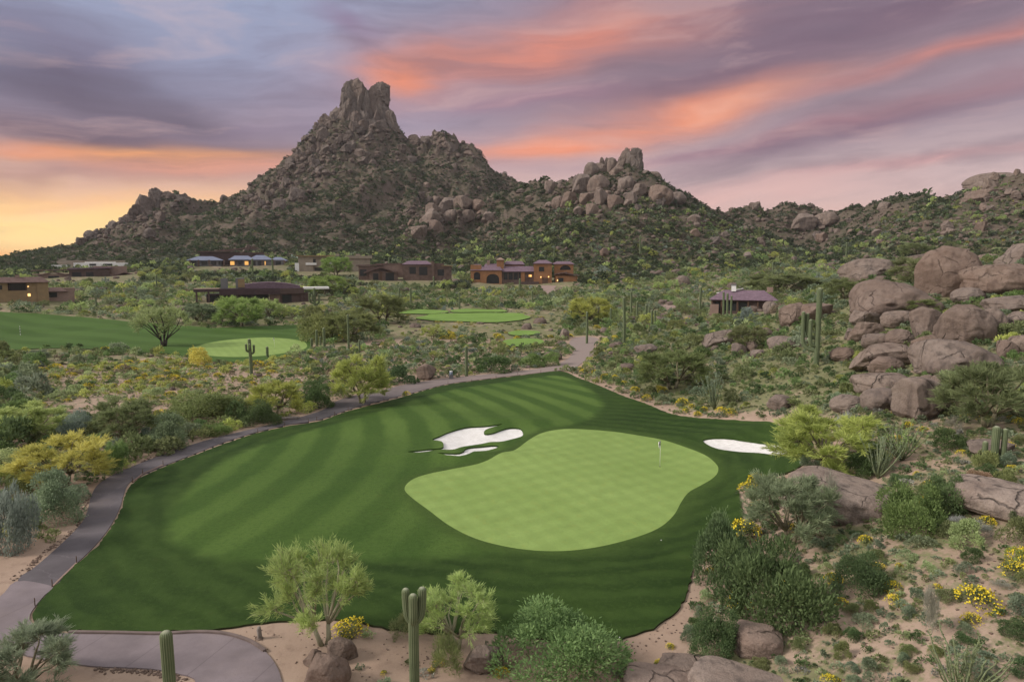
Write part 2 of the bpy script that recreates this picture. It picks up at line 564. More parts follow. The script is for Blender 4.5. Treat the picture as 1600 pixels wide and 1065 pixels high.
def ground_mat():
    m, t, b = new_mat('desert_ground', 0.96, 0.1)
    geo = N(t, 'ShaderNodeNewGeometry')
    pos = geo.outputs['Position']
    zone = N(t, 'ShaderNodeAttribute', attribute_name='hill')
    n1 = noise_node(t, 0.12, 5, 0.6, vec=pos)
    n2 = noise_node(t, 1.4, 6, 0.65, vec=pos)
    n3 = noise_node(t, 14.0, 4, 0.7, vec=pos)
    sand = mixc(t, mapr(t, n1.outputs[0], 0.35, 0.65, 0, 1), (0.300, 0.215, 0.162), (0.365, 0.270, 0.210))
    sand = mixc(t, mapr(t, n2.outputs[0], 0.52, 0.72, 0, 0.65), sand, (0.205, 0.142, 0.108))
    sand = mixc(t, mapr(t, n3.outputs[0], 0.60, 0.72, 0, 0.55), sand, (0.165, 0.118, 0.09))
    sand = mixc(t, mapr(t, n3.outputs[0], 0.42, 0.30, 0, 0.5), sand, (0.41, 0.325, 0.27))
    h1 = noise_node(t, 0.06, 6, 0.65, vec=pos)
    h2 = noise_node(t, 0.35, 6, 0.7, vec=pos)
    hill = mixc(t, mapr(t, h1.outputs[0], 0.40, 0.62, 0, 1), (0.068, 0.062, 0.042), (0.112, 0.086, 0.068))
    hill = mixc(t, mapr(t, h2.outputs[0], 0.50, 0.66, 0, 0.8), hill, (0.135, 0.104, 0.086))
    hill = mixc(t, mapr(t, h2.outputs[0], 0.45, 0.30, 0, 0.7), hill, (0.06, 0.066, 0.034))
    nz = N(t, 'ShaderNodeSeparateXYZ')
    t.links.new(geo.outputs['Normal'], nz.inputs[0])
    steep = mapr(t, mth(t, 'ADD', nz.outputs[2], mth(t, 'MULTIPLY', mth(t, 'SUBTRACT', h2.outputs[0], 0.5), 0.5)), 0.62, 0.46, 0, 1)
    hill = mixc(t, steep, hill, (0.128, 0.098, 0.084))
    cov = N(t, 'ShaderNodeAttribute', attribute_name='cover')
    g1 = noise_node(t, 0.55, 6, 0.7, vec=pos)
    g2 = noise_node(t, 5.0, 4, 0.7, vec=pos)
    gsum = mth(t, 'ADD', mth(t, 'MULTIPLY', g1.outputs[0], 0.65), mth(t, 'MULTIPLY', g2.outputs[0], 0.35))
    gf = mth(t, 'ADD', mth(t, 'SUBTRACT', gsum, 0.66), mth(t, 'MULTIPLY', cov.outputs['Fac'], 0.36))
    forb = mixc(t, mapr(t, g2.outputs[0], 0.35, 0.65, 0, 1), (0.095, 0.108, 0.050), (0.190, 0.195, 0.095))
    sand = mixc(t, mapr(t, gf, 0.0, 0.12, 0, 0.9), sand, forb)
    c = mixc(t, zone.outputs['Fac'], sand, hill)
    t.links.new(c, b.inputs['Base Color'])
    h = mth(t, 'ADD', mth(t, 'MULTIPLY', n2.outputs[0], 0.6), mth(t, 'MULTIPLY', n3.outputs[0], 0.2))
    bump(t, b, h, 0.5, 0.12)
    return m


M['ground'] = ground_mat()


def turf_mat(name, c0, c1, scale=0.5, stripe=None, checker=False, bs=0.35):
    m, t, b = new_mat(name, 0.85, 0.12)
    geo = N(t, 'ShaderNodeNewGeometry')
    pos = geo.outputs['Position']
    n1 = noise_node(t, scale, 5, 0.6, vec=pos)
    n2 = noise_node(t, 9.0, 5, 0.75, vec=pos)
    n3 = noise_node(t, 2.0, 4, 0.6, vec=pos)
    c = mixc(t, mapr(t, n1.outputs[0], 0.32, 0.68, 0, 1), c0, c1)
    if stripe:
        ang, wid, amt, bend = stripe
        sp = N(t, 'ShaderNodeSeparateXYZ')
        t.links.new(pos, sp.inputs[0])
        x = mth(t, 'ADD', mth(t, 'MULTIPLY', sp.outputs[0], math.cos(R(ang)) / wid), mth(t, 'MULTIPLY', sp.outputs[1], math.sin(R(ang)) / wid))
        yy = mth(t, 'ADD', sp.outputs[1], -65.0)
        x = mth(t, 'ADD', x, mth(t, 'MULTIPLY', mth(t, 'MULTIPLY', yy, yy), bend / wid))
        x = mth(t, 'ADD', x, mth(t, 'MULTIPLY', n3.outputs[0], 0.12))
        s = mth(t, 'SINE', mth(t, 'MULTIPLY', x, math.pi))
        s = mapr(t, s, -0.45, 0.45, 0, 1, True)
        c = mixc(t, mth(t, 'MULTIPLY', s, amt), c, tuple(min(q * 1.5 + 0.008, 0.9) for q in c1))
    if checker:
        mo = noise_node(t, 0.75, 7, 0.75, vec=pos)
        c = mixc(t, mapr(t, mo.outputs[0], 0.52, 0.72, 0, 0.6), c, tuple(q * 0.78 for q in c0))
        c = mixc(t, mapr(t, mo.outputs[0], 0.46, 0.30, 0, 0.5), c, (c1[0] * 1.18, c1[1] * 1.1, c1[2] * 1.2))
        for a_, wd in ((28, 0.75), (-56, 0.85)):
            sp = N(t, 'ShaderNodeSeparateXYZ')
            t.links.new(pos, sp.inputs[0])
            x = mth(t, 'ADD', mth(t, 'MULTIPLY', sp.outputs[0], math.cos(R(a_)) / wd), mth(t, 'MULTIPLY', sp.outputs[1], math.sin(R(a_)) / wd))
            x = mth(t, 'ADD', x, mth(t, 'MULTIPLY', n3.outputs[0], 0.5))
            s = mapr(t, mth(t, 'SINE', mth(t, 'MULTIPLY', x, math.pi)), -0.6, 0.6, 0, 0.17, True)
            c = mixc(t, s, c, tuple(q * 0.72 for q in c0))
    c = mixc(t, mapr(t, n2.outputs[0], 0.50, 0.75, 0, 0.45), c, tuple(q * 0.55 for q in c0))
    c = mixc(t, mapr(t, n3.outputs[0], 0.56, 0.74, 0, 0.35), c, (c0[0] * 1.25, c0[1] * 0.95, c0[2] * 0.8))
    t.links.new(c, b.inputs['Base Color'])
    bump(t, b, n2.outputs[0], bs, 0.05)
    return m


def mown_mat():
    """rough, fairway and collar share one turf: how short it is mown comes from the distance to the mowing lines"""
    m, t, b = new_mat('mown_turf', 0.85, 0.12)
    geo = N(t, 'ShaderNodeNewGeometry')
    pos = geo.outputs['Position']
    fa = N(t, 'ShaderNodeAttribute', attribute_name='fair')
    ca = N(t, 'ShaderNodeAttribute', attribute_name='ring')
    big = noise_node(t, 0.09, 4, 0.6, vec=pos)
    mid = noise_node(t, 0.9, 6, 0.7, vec=pos)
    fine = noise_node(t, 3.6, 8, 0.85, vec=pos)
    rough = mixc(t, mapr(t, big.outputs[0], 0.35, 0.65, 0, 1), (0.017, 0.038, 0.007), (0.031, 0.060, 0.011))
    fair = mixc(t, mapr(t, big.outputs[0], 0.35, 0.65, 0, 1), (0.040, 0.082, 0.015), (0.054, 0.100, 0.019))
    sp = N(t, 'ShaderNodeSeparateXYZ')
    t.links.new(pos, sp.inputs[0])
    x = mth(t, 'ADD', mth(t, 'MULTIPLY', sp.outputs[0], 0.97 / 2.1), mth(t, 'MULTIPLY', sp.outputs[1], 0.24 / 2.1))
    yy = mth(t, 'SUBTRACT', sp.outputs[1], 66.0)
    x = mth(t, 'ADD', x, mth(t, 'MULTIPLY', mth(t, 'MULTIPLY', yy, yy), 0.0095 / 2.1))
    wob = noise_node(t, 0.35, 3, 0.5, vec=pos)
    x = mth(t, 'ADD', x, mth(t, 'MULTIPLY', wob.outputs[0], 0.5))
    st = mapr(t, mth(t, 'SINE', mth(t, 'MULTIPLY', x, math.pi)), -0.7, 0.7, 0, 1, True)
    patch = mapr(t, noise_node(t, 0.06, 2, 0.5, vec=pos).outputs[0], 0.36, 0.60, 0.45, 1)
    fair = mixc(t, mth(t, 'MULTIPLY', mth(t, 'MULTIPLY', st, patch), mapr(t, sp.outputs[1], 50, 80, 0.5, 1.0)), fair, (0.096, 0.158, 0.034))
    # the mower's passes in the rough: fine curved lines round the green
    dx = mth(t, 'SUBTRACT', sp.outputs[0], 4.0); dy = mth(t, 'SUBTRACT', sp.outputs[1], 55.0)
    rad = mth(t, 'SQRT', mth(t, 'ADD', mth(t, 'MULTIPLY', dx, dx), mth(t, 'MULTIPLY', mth(t, 'MULTIPLY', dy, dy), 1.3)))
    rad = mth(t, 'ADD', rad, mth(t, 'MULTIPLY', wob.outputs[0], 2.5))
    rl = mapr(t, mth(t, 'SINE', mth(t, 'MULTIPLY', rad, 3.3)), -0.8, 0.8, 0, 1, True)
    rough = mixc(t, mth(t, 'MULTIPLY', rl, mapr(t, mid.outputs[0], 0.35, 0.6, 0.08, 0.60)), rough, (0.048, 0.086, 0.018))
    edge = mth(t, 'ADD', fa.outputs['Fac'], mth(t, 'MULTIPLY', mth(t, 'SUBTRACT', mid.outputs[0], 0.5), 0.5))
    c = mixc(t, mapr(t, edge, 0.25, 0.75, 0, 1, True), rough, fair)
    c = mixc(t, mth(t, 'MULTIPLY', ca.outputs['Fac'], 0.55), c, (0.068, 0.112, 0.024))
    c = mixc(t, mapr(t, fine.outputs[0], 0.48, 0.72, 0, 0.6), c, (0.014, 0.030, 0.006))
    c = mixc(t, mapr(t, fine.outputs[0], 0.47, 0.28, 0, 0.45), c, (0.085, 0.125, 0.034))
    c = mixc(t, mapr(t, mid.outputs[0], 0.60, 0.78, 0, 0.35), c, (0.075, 0.088, 0.022))
    t.links.new(c, b.inputs['Base Color'])
    bump(t, b, fine.outputs[0], 0.8, 0.06)
    return m


M['rough'] = mown_mat()
M['green'] = turf_mat('green', (0.195, 0.285, 0.078), (0.240, 0.335, 0.100), 0.12, None, True, 0.15)
M['tee'] = turf_mat('tee', (0.135, 0.225, 0.050), (0.170, 0.270, 0.064), 0.2)
M['farway'] = turf_mat('far_fairway', (0.042, 0.084, 0.015), (0.058, 0.108, 0.021), 0.06, (65, 5.0, 0.25, 0.0))
def sand_mat():
    m, t, b = new_mat('bunker_sand', 0.95, 0.1)
    geo = N(t, 'ShaderNodeNewGeometry')
    pos = geo.outputs['Position']
    n = noise_node(t, 1.3, 6, 0.7, vec=pos)
    wv = N(t, 'ShaderNodeTexWave', wave_type='BANDS', bands_direction='DIAGONAL')
    wv.inputs['Scale'].default_value = 1.6; wv.inputs['Distortion'].default_value = 5.0; wv.inputs['Detail'].default_value = 3.0
    t.links.new(pos, wv.inputs['Vector'])
    c = mixc(t, mapr(t, n.outputs[0], 0.35, 0.65, 0, 1), (0.64, 0.62, 0.60), (0.76, 0.74, 0.73))
    c = mixc(t, mapr(t, wv.outputs['Fac'], 0.6, 1.0, 0, 0.25), c, (0.56, 0.53, 0.50))
    t.links.new(c, b.inputs['Base Color'])
    bump(t, b, mth(t, 'ADD', wv.outputs['Fac'], n.outputs[0]), 0.7, 0.06)
    return m


M['bunker'] = sand_mat()
M['edge'] = plain('turf_edge', (0.035, 0.040, 0.018), 0.4, 3, 0.95)


def path_mat(name, c, joint=0.0, crack=0.5, far=False):
    m, t, b = new_mat(name, 0.9, 0.2)
    geo = N(t, 'ShaderNodeNewGeometry')
    pos = geo.outputs['Position']
    n1 = noise_node(t, 0.5, 5, 0.6, vec=pos)
    n2 = noise_node(t, 20.0, 3, 0.7, vec=pos)
    k = mixc(t, mapr(t, n1.outputs[0], 0.35, 0.65, 0, 1), tuple(x * 0.82 for x in c), tuple(x * 1.15 for x in c))
    k = mixc(t, mapr(t, n2.outputs[0], 0.5, 0.7, 0, 0.35), k, tuple(x * 0.65 for x in c))
    vor = N(t, 'ShaderNodeTexVoronoi', feature='DISTANCE_TO_EDGE')
    wv = noise_node(t, 0.9, 4, 0.6, vec=pos)
    add = N(t, 'ShaderNodeVectorMath', operation='ADD')
    t.links.new(pos, add.inputs[0]); t.links.new(wv.outputs['Color'], add.inputs[1])
    vor.inputs['Scale'].default_value = 0.30
    t.links.new(add.outputs[0], vor.inputs['Vector'])
    k = mixc(t, mapr(t, vor.outputs['Distance'], 0.0, 0.014, crack, 0), k, tuple(min(x * 1.5, 0.6) for x in c))
    if joint:
        sp = N(t, 'ShaderNodeSeparateXYZ')
        t.links.new(pos, sp.inputs[0])
        x = mth(t, 'ADD', mth(t, 'MULTIPLY', sp.outputs[0], 0.34), mth(t, 'MULTIPLY', sp.outputs[1], -0.10))
        fr = mth(t, 'PINGPONG', x, 0.5)
        k = mixc(t, mapr(t, fr, 0.0, 0.012, 0.6, 0), k, tuple(x_ * 0.45 for x_ in c))
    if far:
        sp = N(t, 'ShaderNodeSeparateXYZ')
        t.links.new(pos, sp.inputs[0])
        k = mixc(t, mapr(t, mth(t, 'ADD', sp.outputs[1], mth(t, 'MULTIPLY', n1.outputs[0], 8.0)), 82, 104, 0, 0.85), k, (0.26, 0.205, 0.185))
    k = mixc(t, mapr(t, noise_node(t, 0.22, 5, 0.65, vec=pos).outputs[0], 0.52, 0.70, 0, 0.25), k, (0.22, 0.175, 0.15))
    t.links.new(k, b.inputs['Base Color'])
    bump(t, b, n2.outputs[0], 0.3, 0.02)
    return m


M['asphalt'] = path_mat('asphalt', (0.104, 0.092, 0.100), 0, 0.5, True)
M['concrete'] = path_mat('concrete', (0.190, 0.158, 0.168), 1.0, 0.0)


def cactus_mat():
    m, t, b = new_mat('cactus', 0.75, 0.2)
    a = N(t, 'ShaderNodeAttribute', attribute_name='tint')
    n = noise_node(t, 1.4, 4, 0.6)
    c = mixc(t, mapr(t, n.outputs[0], 0.35, 0.65, 0, 1), (0.088, 0.114, 0.056), (0.120, 0.148, 0.076))
    c = mixc(t, mapr(t, a.outputs['Fac'], 0.62, 0.98, 0, 0.75), c, (0.40, 0.40, 0.30))
    c = mixc(t, mapr(t, a.outputs['Fac'], 0.3, 0.0, 0, 0.5), c, (0.07, 0.10, 0.05))
    t.links.new(c, b.inputs['Base Color'])
    return m


M['cactus'] = cactus_mat()
M['cactus_tip'] = plain('cactus_tip', (0.42, 0.41, 0.33), 0.2, 8)

# ------------------------------------------------------------------ terrain
def uaz(u):
    return math.atan((u - 800.0) / F / (math.cos(PITCH)))


CTRL = []   # (az, r, z)


def ctl(u, r, v=None, z=None):
    if v is not None:
        d = ray(u, v)
        z = CZ + d[2] / math.hypot(d[0], d[1]) * r
        a = math.atan2(d[0], d[1])
    else:
        a = uaz(u)
    CTRL.append((a, r, z))


for u in (-1500, -300, 400, 1200):
    ctl(u, 8, z=0.0)
    ctl(u, 25, z=0.0)
ctl(2300, 8, z=1.5); ctl(2300, 30, z=3.0); ctl(2300, 90, z=12); ctl(-1500, 100, z=2); ctl(-1500, 500, z=6); ctl(2600, 500, z=30)
for u, r in ((60, 38), (300, 34), (700, 33), (1000, 36), (300, 60), (600, 60), (900, 60), (1150, 52), (400, 85), (700, 85), (900, 100), (640, 105), (780, 75), (1060, 75), (480, 72)):
    ctl(u, r, z=0.0)
for u, r, z in ((-100, 45, 0.3), (-100, 90, 0.8), (100, 92, 0.2), (300, 128, 0.0), (50, 150, -0.6), (400, 160, -0.5), (50, 215, -1.0), (480, 205, -0.3), (640, 150, 0.0),
                (750, 190, 0.0), (930, 130, 0.3), (850, 250, 1.6), (1030, 170, 1.2), (1010, 90, 0.6), (1500, 165, 14.0), (1500, 230, 12.5), (1310, 190, 6.5), (1700, 190, 17), (1120, 66, 0.1), (1210, 64, 0.3)):
    ctl(u, r, z=z)
for u, v, r in ((820, 449, 330), (410, 478, 258), (370, 423, 420), (520, 431, 390), (630, 443, 338), (1160, 491, 190), (30, 471, 258), (150, 438, 400), (140, 418, 640), (0, 414, 1500), (-300, 414, 1500), (330, 412, 500),
                (1275, 574, 82), (1430, 657, 58), (1490, 466, 108), (1380, 424, 128), (1600, 408, 128), (1240, 503, 114), (1130, 533, 110), (1553, 722, 47), (1500, 900, 33.5), (1300, 790, 44.5), (1700, 600, 70), (1900, 500, 92),
                (1000, 452, 300), (1250, 432, 300), (1100, 430, 330), (700, 412, 480), (1350, 640, 60), (1350, 560, 84)):
    ctl(u, r, v=v)
CT = np.array(CTRL)
K = np.stack([CT[:, 0] * 2.2, np.log(CT[:, 1]) * 1.0], 1)
D = np.linalg.norm(K[:, None] - K[None], axis=2)
nC = len(K)
A_ = np.zeros((nC + 1, nC + 1)); A_[:nC, :nC] = D - np.eye(nC) * 0.02; A_[:nC, nC] = 1; A_[nC, :nC] = 1
WT = np.linalg.solve(A_, np.concatenate([CT[:, 2], [0]]))


def base_h(x, y):
    a = np.arctan2(x, y); r = np.hypot(x, y)
    q = np.stack([np.clip(a, -1.7, 1.7) * 2.2, np.log(np.clip(r, 6, 3000))], 1)
    out = np.full(len(q), WT[nC])
    for i in range(nC):
        out += WT[i] * np.hypot(q[:, 0] - K[i, 0], q[:, 1] - K[i, 1])
    return out


CREST_A = [(40, 424, 720), (70, 416, 720), (95, 411, 720), (130, 390, 740), (160, 366, 750), (185, 352, 755), (205, 329, 760), (225, 312, 765), (250, 301, 765), (270, 304, 765), (290, 311, 765), (320, 311, 770), (360, 307, 775), (385, 304, 780),
           (400, 293, 785), (415, 280, 785), (440, 266, 790), (460, 249, 795), (480, 227, 800), (495, 207, 800), (510, 196, 800), (530, 186, 800), (560, 178, 800), (590, 178, 800), (608, 188, 798), (622, 204, 795),
           (640, 213, 785), (665, 218, 780), (680, 212, 775), (700, 216, 770), (730, 229, 765), (750, 248, 760), (765, 265, 755), (790, 273, 745), (825, 288, 730), (870, 302, 715), (920, 312, 700), (1000, 330, 700)]
CREST_A2 = [(560, 215, 760), (600, 245, 730), (640, 270, 700), (690, 300, 660), (480, 275, 740), (430, 300, 720), (540, 280, 690), (330, 364, 705), (250, 374, 710)]
CREST_B = [(640, 372, 470), (700, 332, 510), (760, 305, 535), (830, 294, 540), (870, 281, 535), (900, 270, 527), (930, 263, 520), (960, 258, 517), (985, 258, 515), (1005, 272, 515), (1040, 287, 520), (1085, 311, 530), (1120, 320, 540), (1200, 321, 560),
           (1300, 328, 560), (1360, 325, 540), (1400, 312, 515), (1450, 304, 490), (1500, 298, 470), (1530, 287, 460), (1560, 277, 452), (1600, 271, 450), (1700, 262, 450), (1900, 282, 450), (2200, 300, 450)]


def crest_pts(lst, step=10):
    out = []
    for (u0, v0, r0), (u1, v1, r1) in zip(lst[:-1], lst[1:]):
        n = max(1, int(abs(u1 - u0) / step))
        for k in range(n):
            f = k / n
            out.append((u0 + (u1 - u0) * f, v0 + (v1 - v0) * f, r0 + (r1 - r0) * f))
    out.append(lst[-1])
    P = []
    for u, v, r in out:
        d = ray(u, v); h = math.hypot(d[0], d[1])
        P.append((d[0] / h * r, d[1] / h * r, CZ + d[2] / h * r))
    return np.array(P)


PA, PA2, PB = crest_pts(CREST_A), crest_pts([CREST_A2[0]] + CREST_A2, 9999), crest_pts(CREST_B, 12)


def cones(x, y, P, A, slope):
    L = A / slope
    out = np.full(len(x), -1e3)
    for px, py, pz in P:
        d = np.hypot(x - px, y - py)
        out = np.maximum(out, pz - A * (1 - np.exp(-d / L)))
    return out


BUMPS = []   # (x, y, sx, sy, rot, h) added after the turf outline is known


def cellblock(x, y, c, s):
    """blocky joints: each cell of a jittered grid gets its own height and tilt"""
    gx, gy = x / c, y / c
    ix, iy = np.floor(gx).astype(np.int64), np.floor(gy).astype(np.int64)
    best = np.full(len(x), 9.0); val = np.zeros(len(x))
    zz = np.zeros_like(ix)
    for dx in (-1, 0, 1):
        for dy in (-1, 0, 1):
            jx = ix + dx + _hash(ix + dx, iy + dy, zz, s); jy = iy + dy + _hash(ix + dx, iy + dy, zz, s + 5)
            ex, ey = gx - jx, gy - jy
            d = ex * ex + ey * ey
            h = _hash(ix + dx, iy + dy, zz, s + 9) - 0.5 + ex * (_hash(ix + dx, iy + dy, zz, s + 11) - 0.5) * 1.2 + ey * (_hash(ix + dx, iy + dy, zz, s + 13) - 0.7) * 1.2
            val = np.where(d < best, h, val); best = np.minimum(best, d)
    return val


def rocky(u, v):
    """how rocky a spot of the hills is (0..1)"""
    g = lambda cu, cv, su, sv: np.exp(-((u - cu) / su) ** 2 - ((v - cv) / sv) ** 2)
    d = 0.16 + 0.95 * g(555, 205, 70, 55) + 0.9 * g(470, 265, 60, 45) + 0.75 * g(400, 315, 55, 28) + 0.9 * g(215, 335, 55, 36) + 0.9 * g(150, 372, 40, 22) + 0.9 * g(935, 300, 95, 32) + 0.9 * g(690, 335, 65, 30) + 0.7 * g(700, 232, 60, 28) \
        + 0.8 * g(1570, 305, 90, 35) + 0.45 * g(1250, 350, 140, 25) + 0.3 * g(1100, 345, 90, 40) + 0.4 * g(1450, 360, 140, 30)
    return np.clip(d, 0, 1)


def terrain(x, y, parts=False):
    b = base_h(x, y)
    far = np.hypot(x, y) > 200
    m = np.full(len(x), -1e3)
    if far.any():
        xf, yf = x[far], y[far]
        wx = xf + (fbm2(xf / 45, yf / 45, 3) - 0.5) * 40
        wy = yf + (fbm2(xf / 45, yf / 45, 9) - 0.5) * 40
        ca = cones(xf * 0.5 + wx * 0.5, yf * 0.5 + wy * 0.5, PA, 300, 1.0)
        ca = np.maximum(ca, cones(wx, wy, PA2, 170, 0.8))
        cb = cones(xf * 0.5 + wx * 0.5, yf * 0.5 + wy * 0.5, PB, 150, 0.68)
        m[far] = np.maximum(ca, cb)
    k = 5.0
    d = np.clip((m - b) / k, -30, 30)
    z = b + k * np.logaddexp(0, d) * 1.0
    hill = np.clip((z - b) / 10, 0, 1)
    r = np.hypot(x, y)
    amp = np.clip((z - b) / 30, 0, 1)
    wx_, wy_ = x + (fbm2(x / 40, y / 40, 61) - 0.5) * 36, y + (fbm2(x / 40, y / 40, 67) - 0.5) * 36
    rid = 1 - np.abs(fbm2(wx_ / 52, wy_ / 90, 21, 5) * 2 - 1)
    pu, pv, _ = project(x, y, z)
    rk = np.where(pu > 800, 0.35, 1.0) * rocky(pu, pv) * np.clip((z - b - 8) / 15, 0, 1) * (r > 380)
    z = z + rk * (cellblock(wx_ * 0.3 + x * 0.7, y * 0.55, 11.0, 3) * 9 + cellblock(x, y * 0.6, 5.0, 7) * 4)
    z = z + amp * ((fbm2(x / 50, y / 50, 31) - 0.5) * 12 + (rid - 0.72) * np.where(pu > 760, 8, 22) + (fbm2(x / 9, y / 9, 41, 3) - 0.5) * 4.0)
    near = np.clip((r - 110) / 60, 0, 1)
    z = z + (fbm2(x / 14, y / 14, 51, 3) - 0.5) * (0.9 * near + 0.12)
    for bx, by, sx, sy, rot, h in BUMPS:
        c, s = math.cos(rot), math.sin(rot)
        dx, dy = x - bx, y - by
        z = z + h * np.exp(-(((dx * c + dy * s) / sx) ** 2 + ((dy * c - dx * s) / sy) ** 2))
    if parts:
        return z, np.clip(hill + np.clip((r - 420) / 200, 0, 0.6), 0, 1)
    return z


def flat_px(u, v, z=0.0):
    d = ray(u, v); k = (z - CZ) / d[2]
    return d[0] * k, d[1] * k


for u, v, sx, sy, h in ((735, 716, 6.5, 1.3, 0.45), (800, 660, 5, 1.6, 0.35), (690, 660, 6, 4, 0.25), (1165, 684, 6, 1.6, 0.35), (900, 760, 10, 8, 0.30), (430, 800, 9, 9, 0.25)):
    bx, by = flat_px(u, v)
    BUMPS.append((bx, by, sx, sy, 0.0, h))

azs = np.concatenate([np.radians(np.arange(-52, 52.01, 0.125)), np.radians(np.arange(54, 307, 4.0))])
rs = np.concatenate([np.geomspace(6, 120, 210, endpoint=False), np.geomspace(120, 1000, 520, endpoint=False), np.geomspace(1000, 6000, 40)])
nA, nR = len(azs), len(rs)
AZ, RR = np.meshgrid(azs, rs)
GX, GY = RR * np.sin(AZ), RR * np.cos(AZ)
gz, ghill = terrain(GX.ravel(), GY.ravel(), True)
GZ = gz.reshape(nR, nA)
nF = int(np.argmax(azs > R(52.5)))        # the finely sampled columns in front
LR = np.log(rs)


def Hq(x, y):
    """height of the ground sheet (front sector) at any point"""
    x = np.atleast_1d(np.asarray(x, float)); y = np.atleast_1d(np.asarray(y, float))
    a = (np.degrees(np.arctan2(x, y)) + 52) / 0.125
    lr = np.log(np.maximum(np.hypot(x, y), 6.0))
    j = np.clip(np.floor(a).astype(int), 0, nF - 2); fa = np.clip(a - j, 0, 1)
    i = np.clip(np.searchsorted(LR, lr) - 1, 0, nR - 2); fr = np.clip((lr - LR[i]) / (LR[i + 1] - LR[i]), 0, 1)
    return (GZ[i, j] * (1 - fa) + GZ[i, j + 1] * fa) * (1 - fr) + (GZ[i + 1, j] * (1 - fa) + GZ[i + 1, j + 1] * fa) * fr


_RS = np.geomspace(8, 1500, 1600)


def hit(u, v):
    """where the sight line of a photo pixel meets the ground"""
    d = ray(u, v); h = math.hypot(d[0], d[1])
    x, y = d[0] / h * _RS, d[1] / h * _RS
    below = CZ + d[2] / h * _RS <= Hq(x, y)
    i = int(np.argmax(below)) if below.any() else len(_RS) - 1
    return x[i], y[i], float(Hq(x[i], y[i])[0])


def at_r(u, v, r):
    d = ray(u, v); h = math.hypot(d[0], d[1])
    return d[0] / h * r, d[1] / h * r, CZ + d[2] / h * r


# ------------------------------------------------------------------ outlines
def smooth_poly(P, n=6, closed=True):
    P = np.asarray(P, float)
    m = len(P)
    out = []
    for i in range(m if closed else m - 1):
        p0, p1, p2, p3 = (P[(i + k) % m] if closed else P[min(max(i + k, 0), m - 1)] for k in (-1, 0, 1, 2))
        for t in np.linspace(0, 1, n, endpoint=False):
            out.append(0.5 * ((2 * p1) + (p2 - p0) * t + (2 * p0 - 5 * p1 + 4 * p2 - p3) * t * t + (3 * p1 - p0 - 3 * p2 + p3) * t ** 3))
    return np.array(out)


def resample(P, step):
    P = np.asarray(P)
    Q = np.concatenate([P, P[:1]])
    s = np.concatenate([[0], np.cumsum(np.linalg.norm(np.diff(Q, axis=0), axis=1))])
    n = max(8, int(s[-1] / step))
    t = np.linspace(0, s[-1], n, endpoint=False)
    return np.stack([np.interp(t, s, Q[:, 0]), np.interp(t, s, Q[:, 1])], 1)


def outline(px, step=0.5, z=None, n=5):
    W = np.array([hit(u, v)[:2] if z is None else flat_px(u, v, z) for u, v in px])
    return resample(smooth_poly(W, n), step)


def inside(P, poly):
    P = np.atleast_2d(P)
    x, y = P[:, 0], P[:, 1]
    res = np.zeros(len(P), bool)
    bb = (x >= poly[:, 0].min()) & (x <= poly[:, 0].max()) & (y >= poly[:, 1].min()) & (y <= poly[:, 1].max())
    if not bb.any():
        return res
    xs, ys = x[bb], y[bb]
    r = np.zeros(len(xs), bool)
    n = len(poly)
    for i in range(n):
        x0, y0 = poly[i]; x1, y1 = poly[(i + 1) % n]
        c = (y0 > ys) != (y1 > ys)
        if c.any():
            r ^= c & (xs < (x1 - x0) * (ys - y0) / (y1 - y0 + 1e-12) + x0)
    res[bb] = r
    return res


def edge_dist(P, poly):
    P = np.atleast_2d(P)
    best = np.full(len(P), 1e9)
    n = len(poly)
    for i in range(n):
        a, b = poly[i], poly[(i + 1) % n]
        ab = b - a
        t = np.clip(((P - a) @ ab) / (ab @ ab + 1e-12), 0, 1)
        best = np.minimum(best, np.linalg.norm(P - a - t[:, None] * ab, axis=1))
    return best


def offset_poly(poly, d):
    T = np.roll(poly, -1, 0) - np.roll(poly, 1, 0)
    T /= np.linalg.norm(T, axis=1)[:, None]
    area = np.sum(poly[:, 0] * np.roll(poly[:, 1], -1) - poly[:, 1] * np.roll(poly[:, 0], -1))
    nrm = np.stack([T[:, 1], -T[:, 0]], 1) * (1 if area > 0 else -1)
    return poly + nrm * d


ROUGH_PX = [(875, 581), (905, 592), (940, 605), (975, 620), (1010, 632), (1040, 645), (1075, 653), (1120, 657), (1170, 659), (1210, 662), (1250, 676), (1272, 700), (1262, 722), (1235, 738), (1195, 748), (1158, 760), (1153, 768), (1158, 790), (1160, 820),
            (1140, 845), (1105, 862), (1085, 882), (1076, 920), (1063, 950), (1040, 970), (1010, 988), (970, 1000), (935, 1003), (870, 1001), (800, 994), (740, 990), (690, 992), (640, 988), (590, 980), (550, 973), (500, 971), (450, 973), (400, 978), (350, 983), (310, 988), (200, 990), (110, 988), (66, 979), (50, 964),
            (75, 930), (120, 885), (152, 855), (175, 825), (190, 797), (196, 776), (207, 757), (240, 738), (300, 714), (350, 695), (400, 679), (450, 667), (500, 659), (540, 645), (580, 634), (620, 624), (660, 612), (700, 602), (760, 594), (820, 587)]
FAIR_PX = [(262, 838), (270, 800), (292, 770), (322, 742), (360, 717), (408, 697), (468, 679), (538, 660), (598, 642), (658, 624), (718, 608), (788, 598), (862, 588), (893, 594), (925, 612), (940, 632), (930, 650), (900, 664), (860, 670), (830, 680), (800, 700), (740, 722), (680, 735), (645, 748), (632, 766),
           (650, 795), (690, 826), (740, 850), (790, 866), (720, 872), (640, 877), (560, 881), (480, 882), (400, 880), (330, 873), (283, 858)]
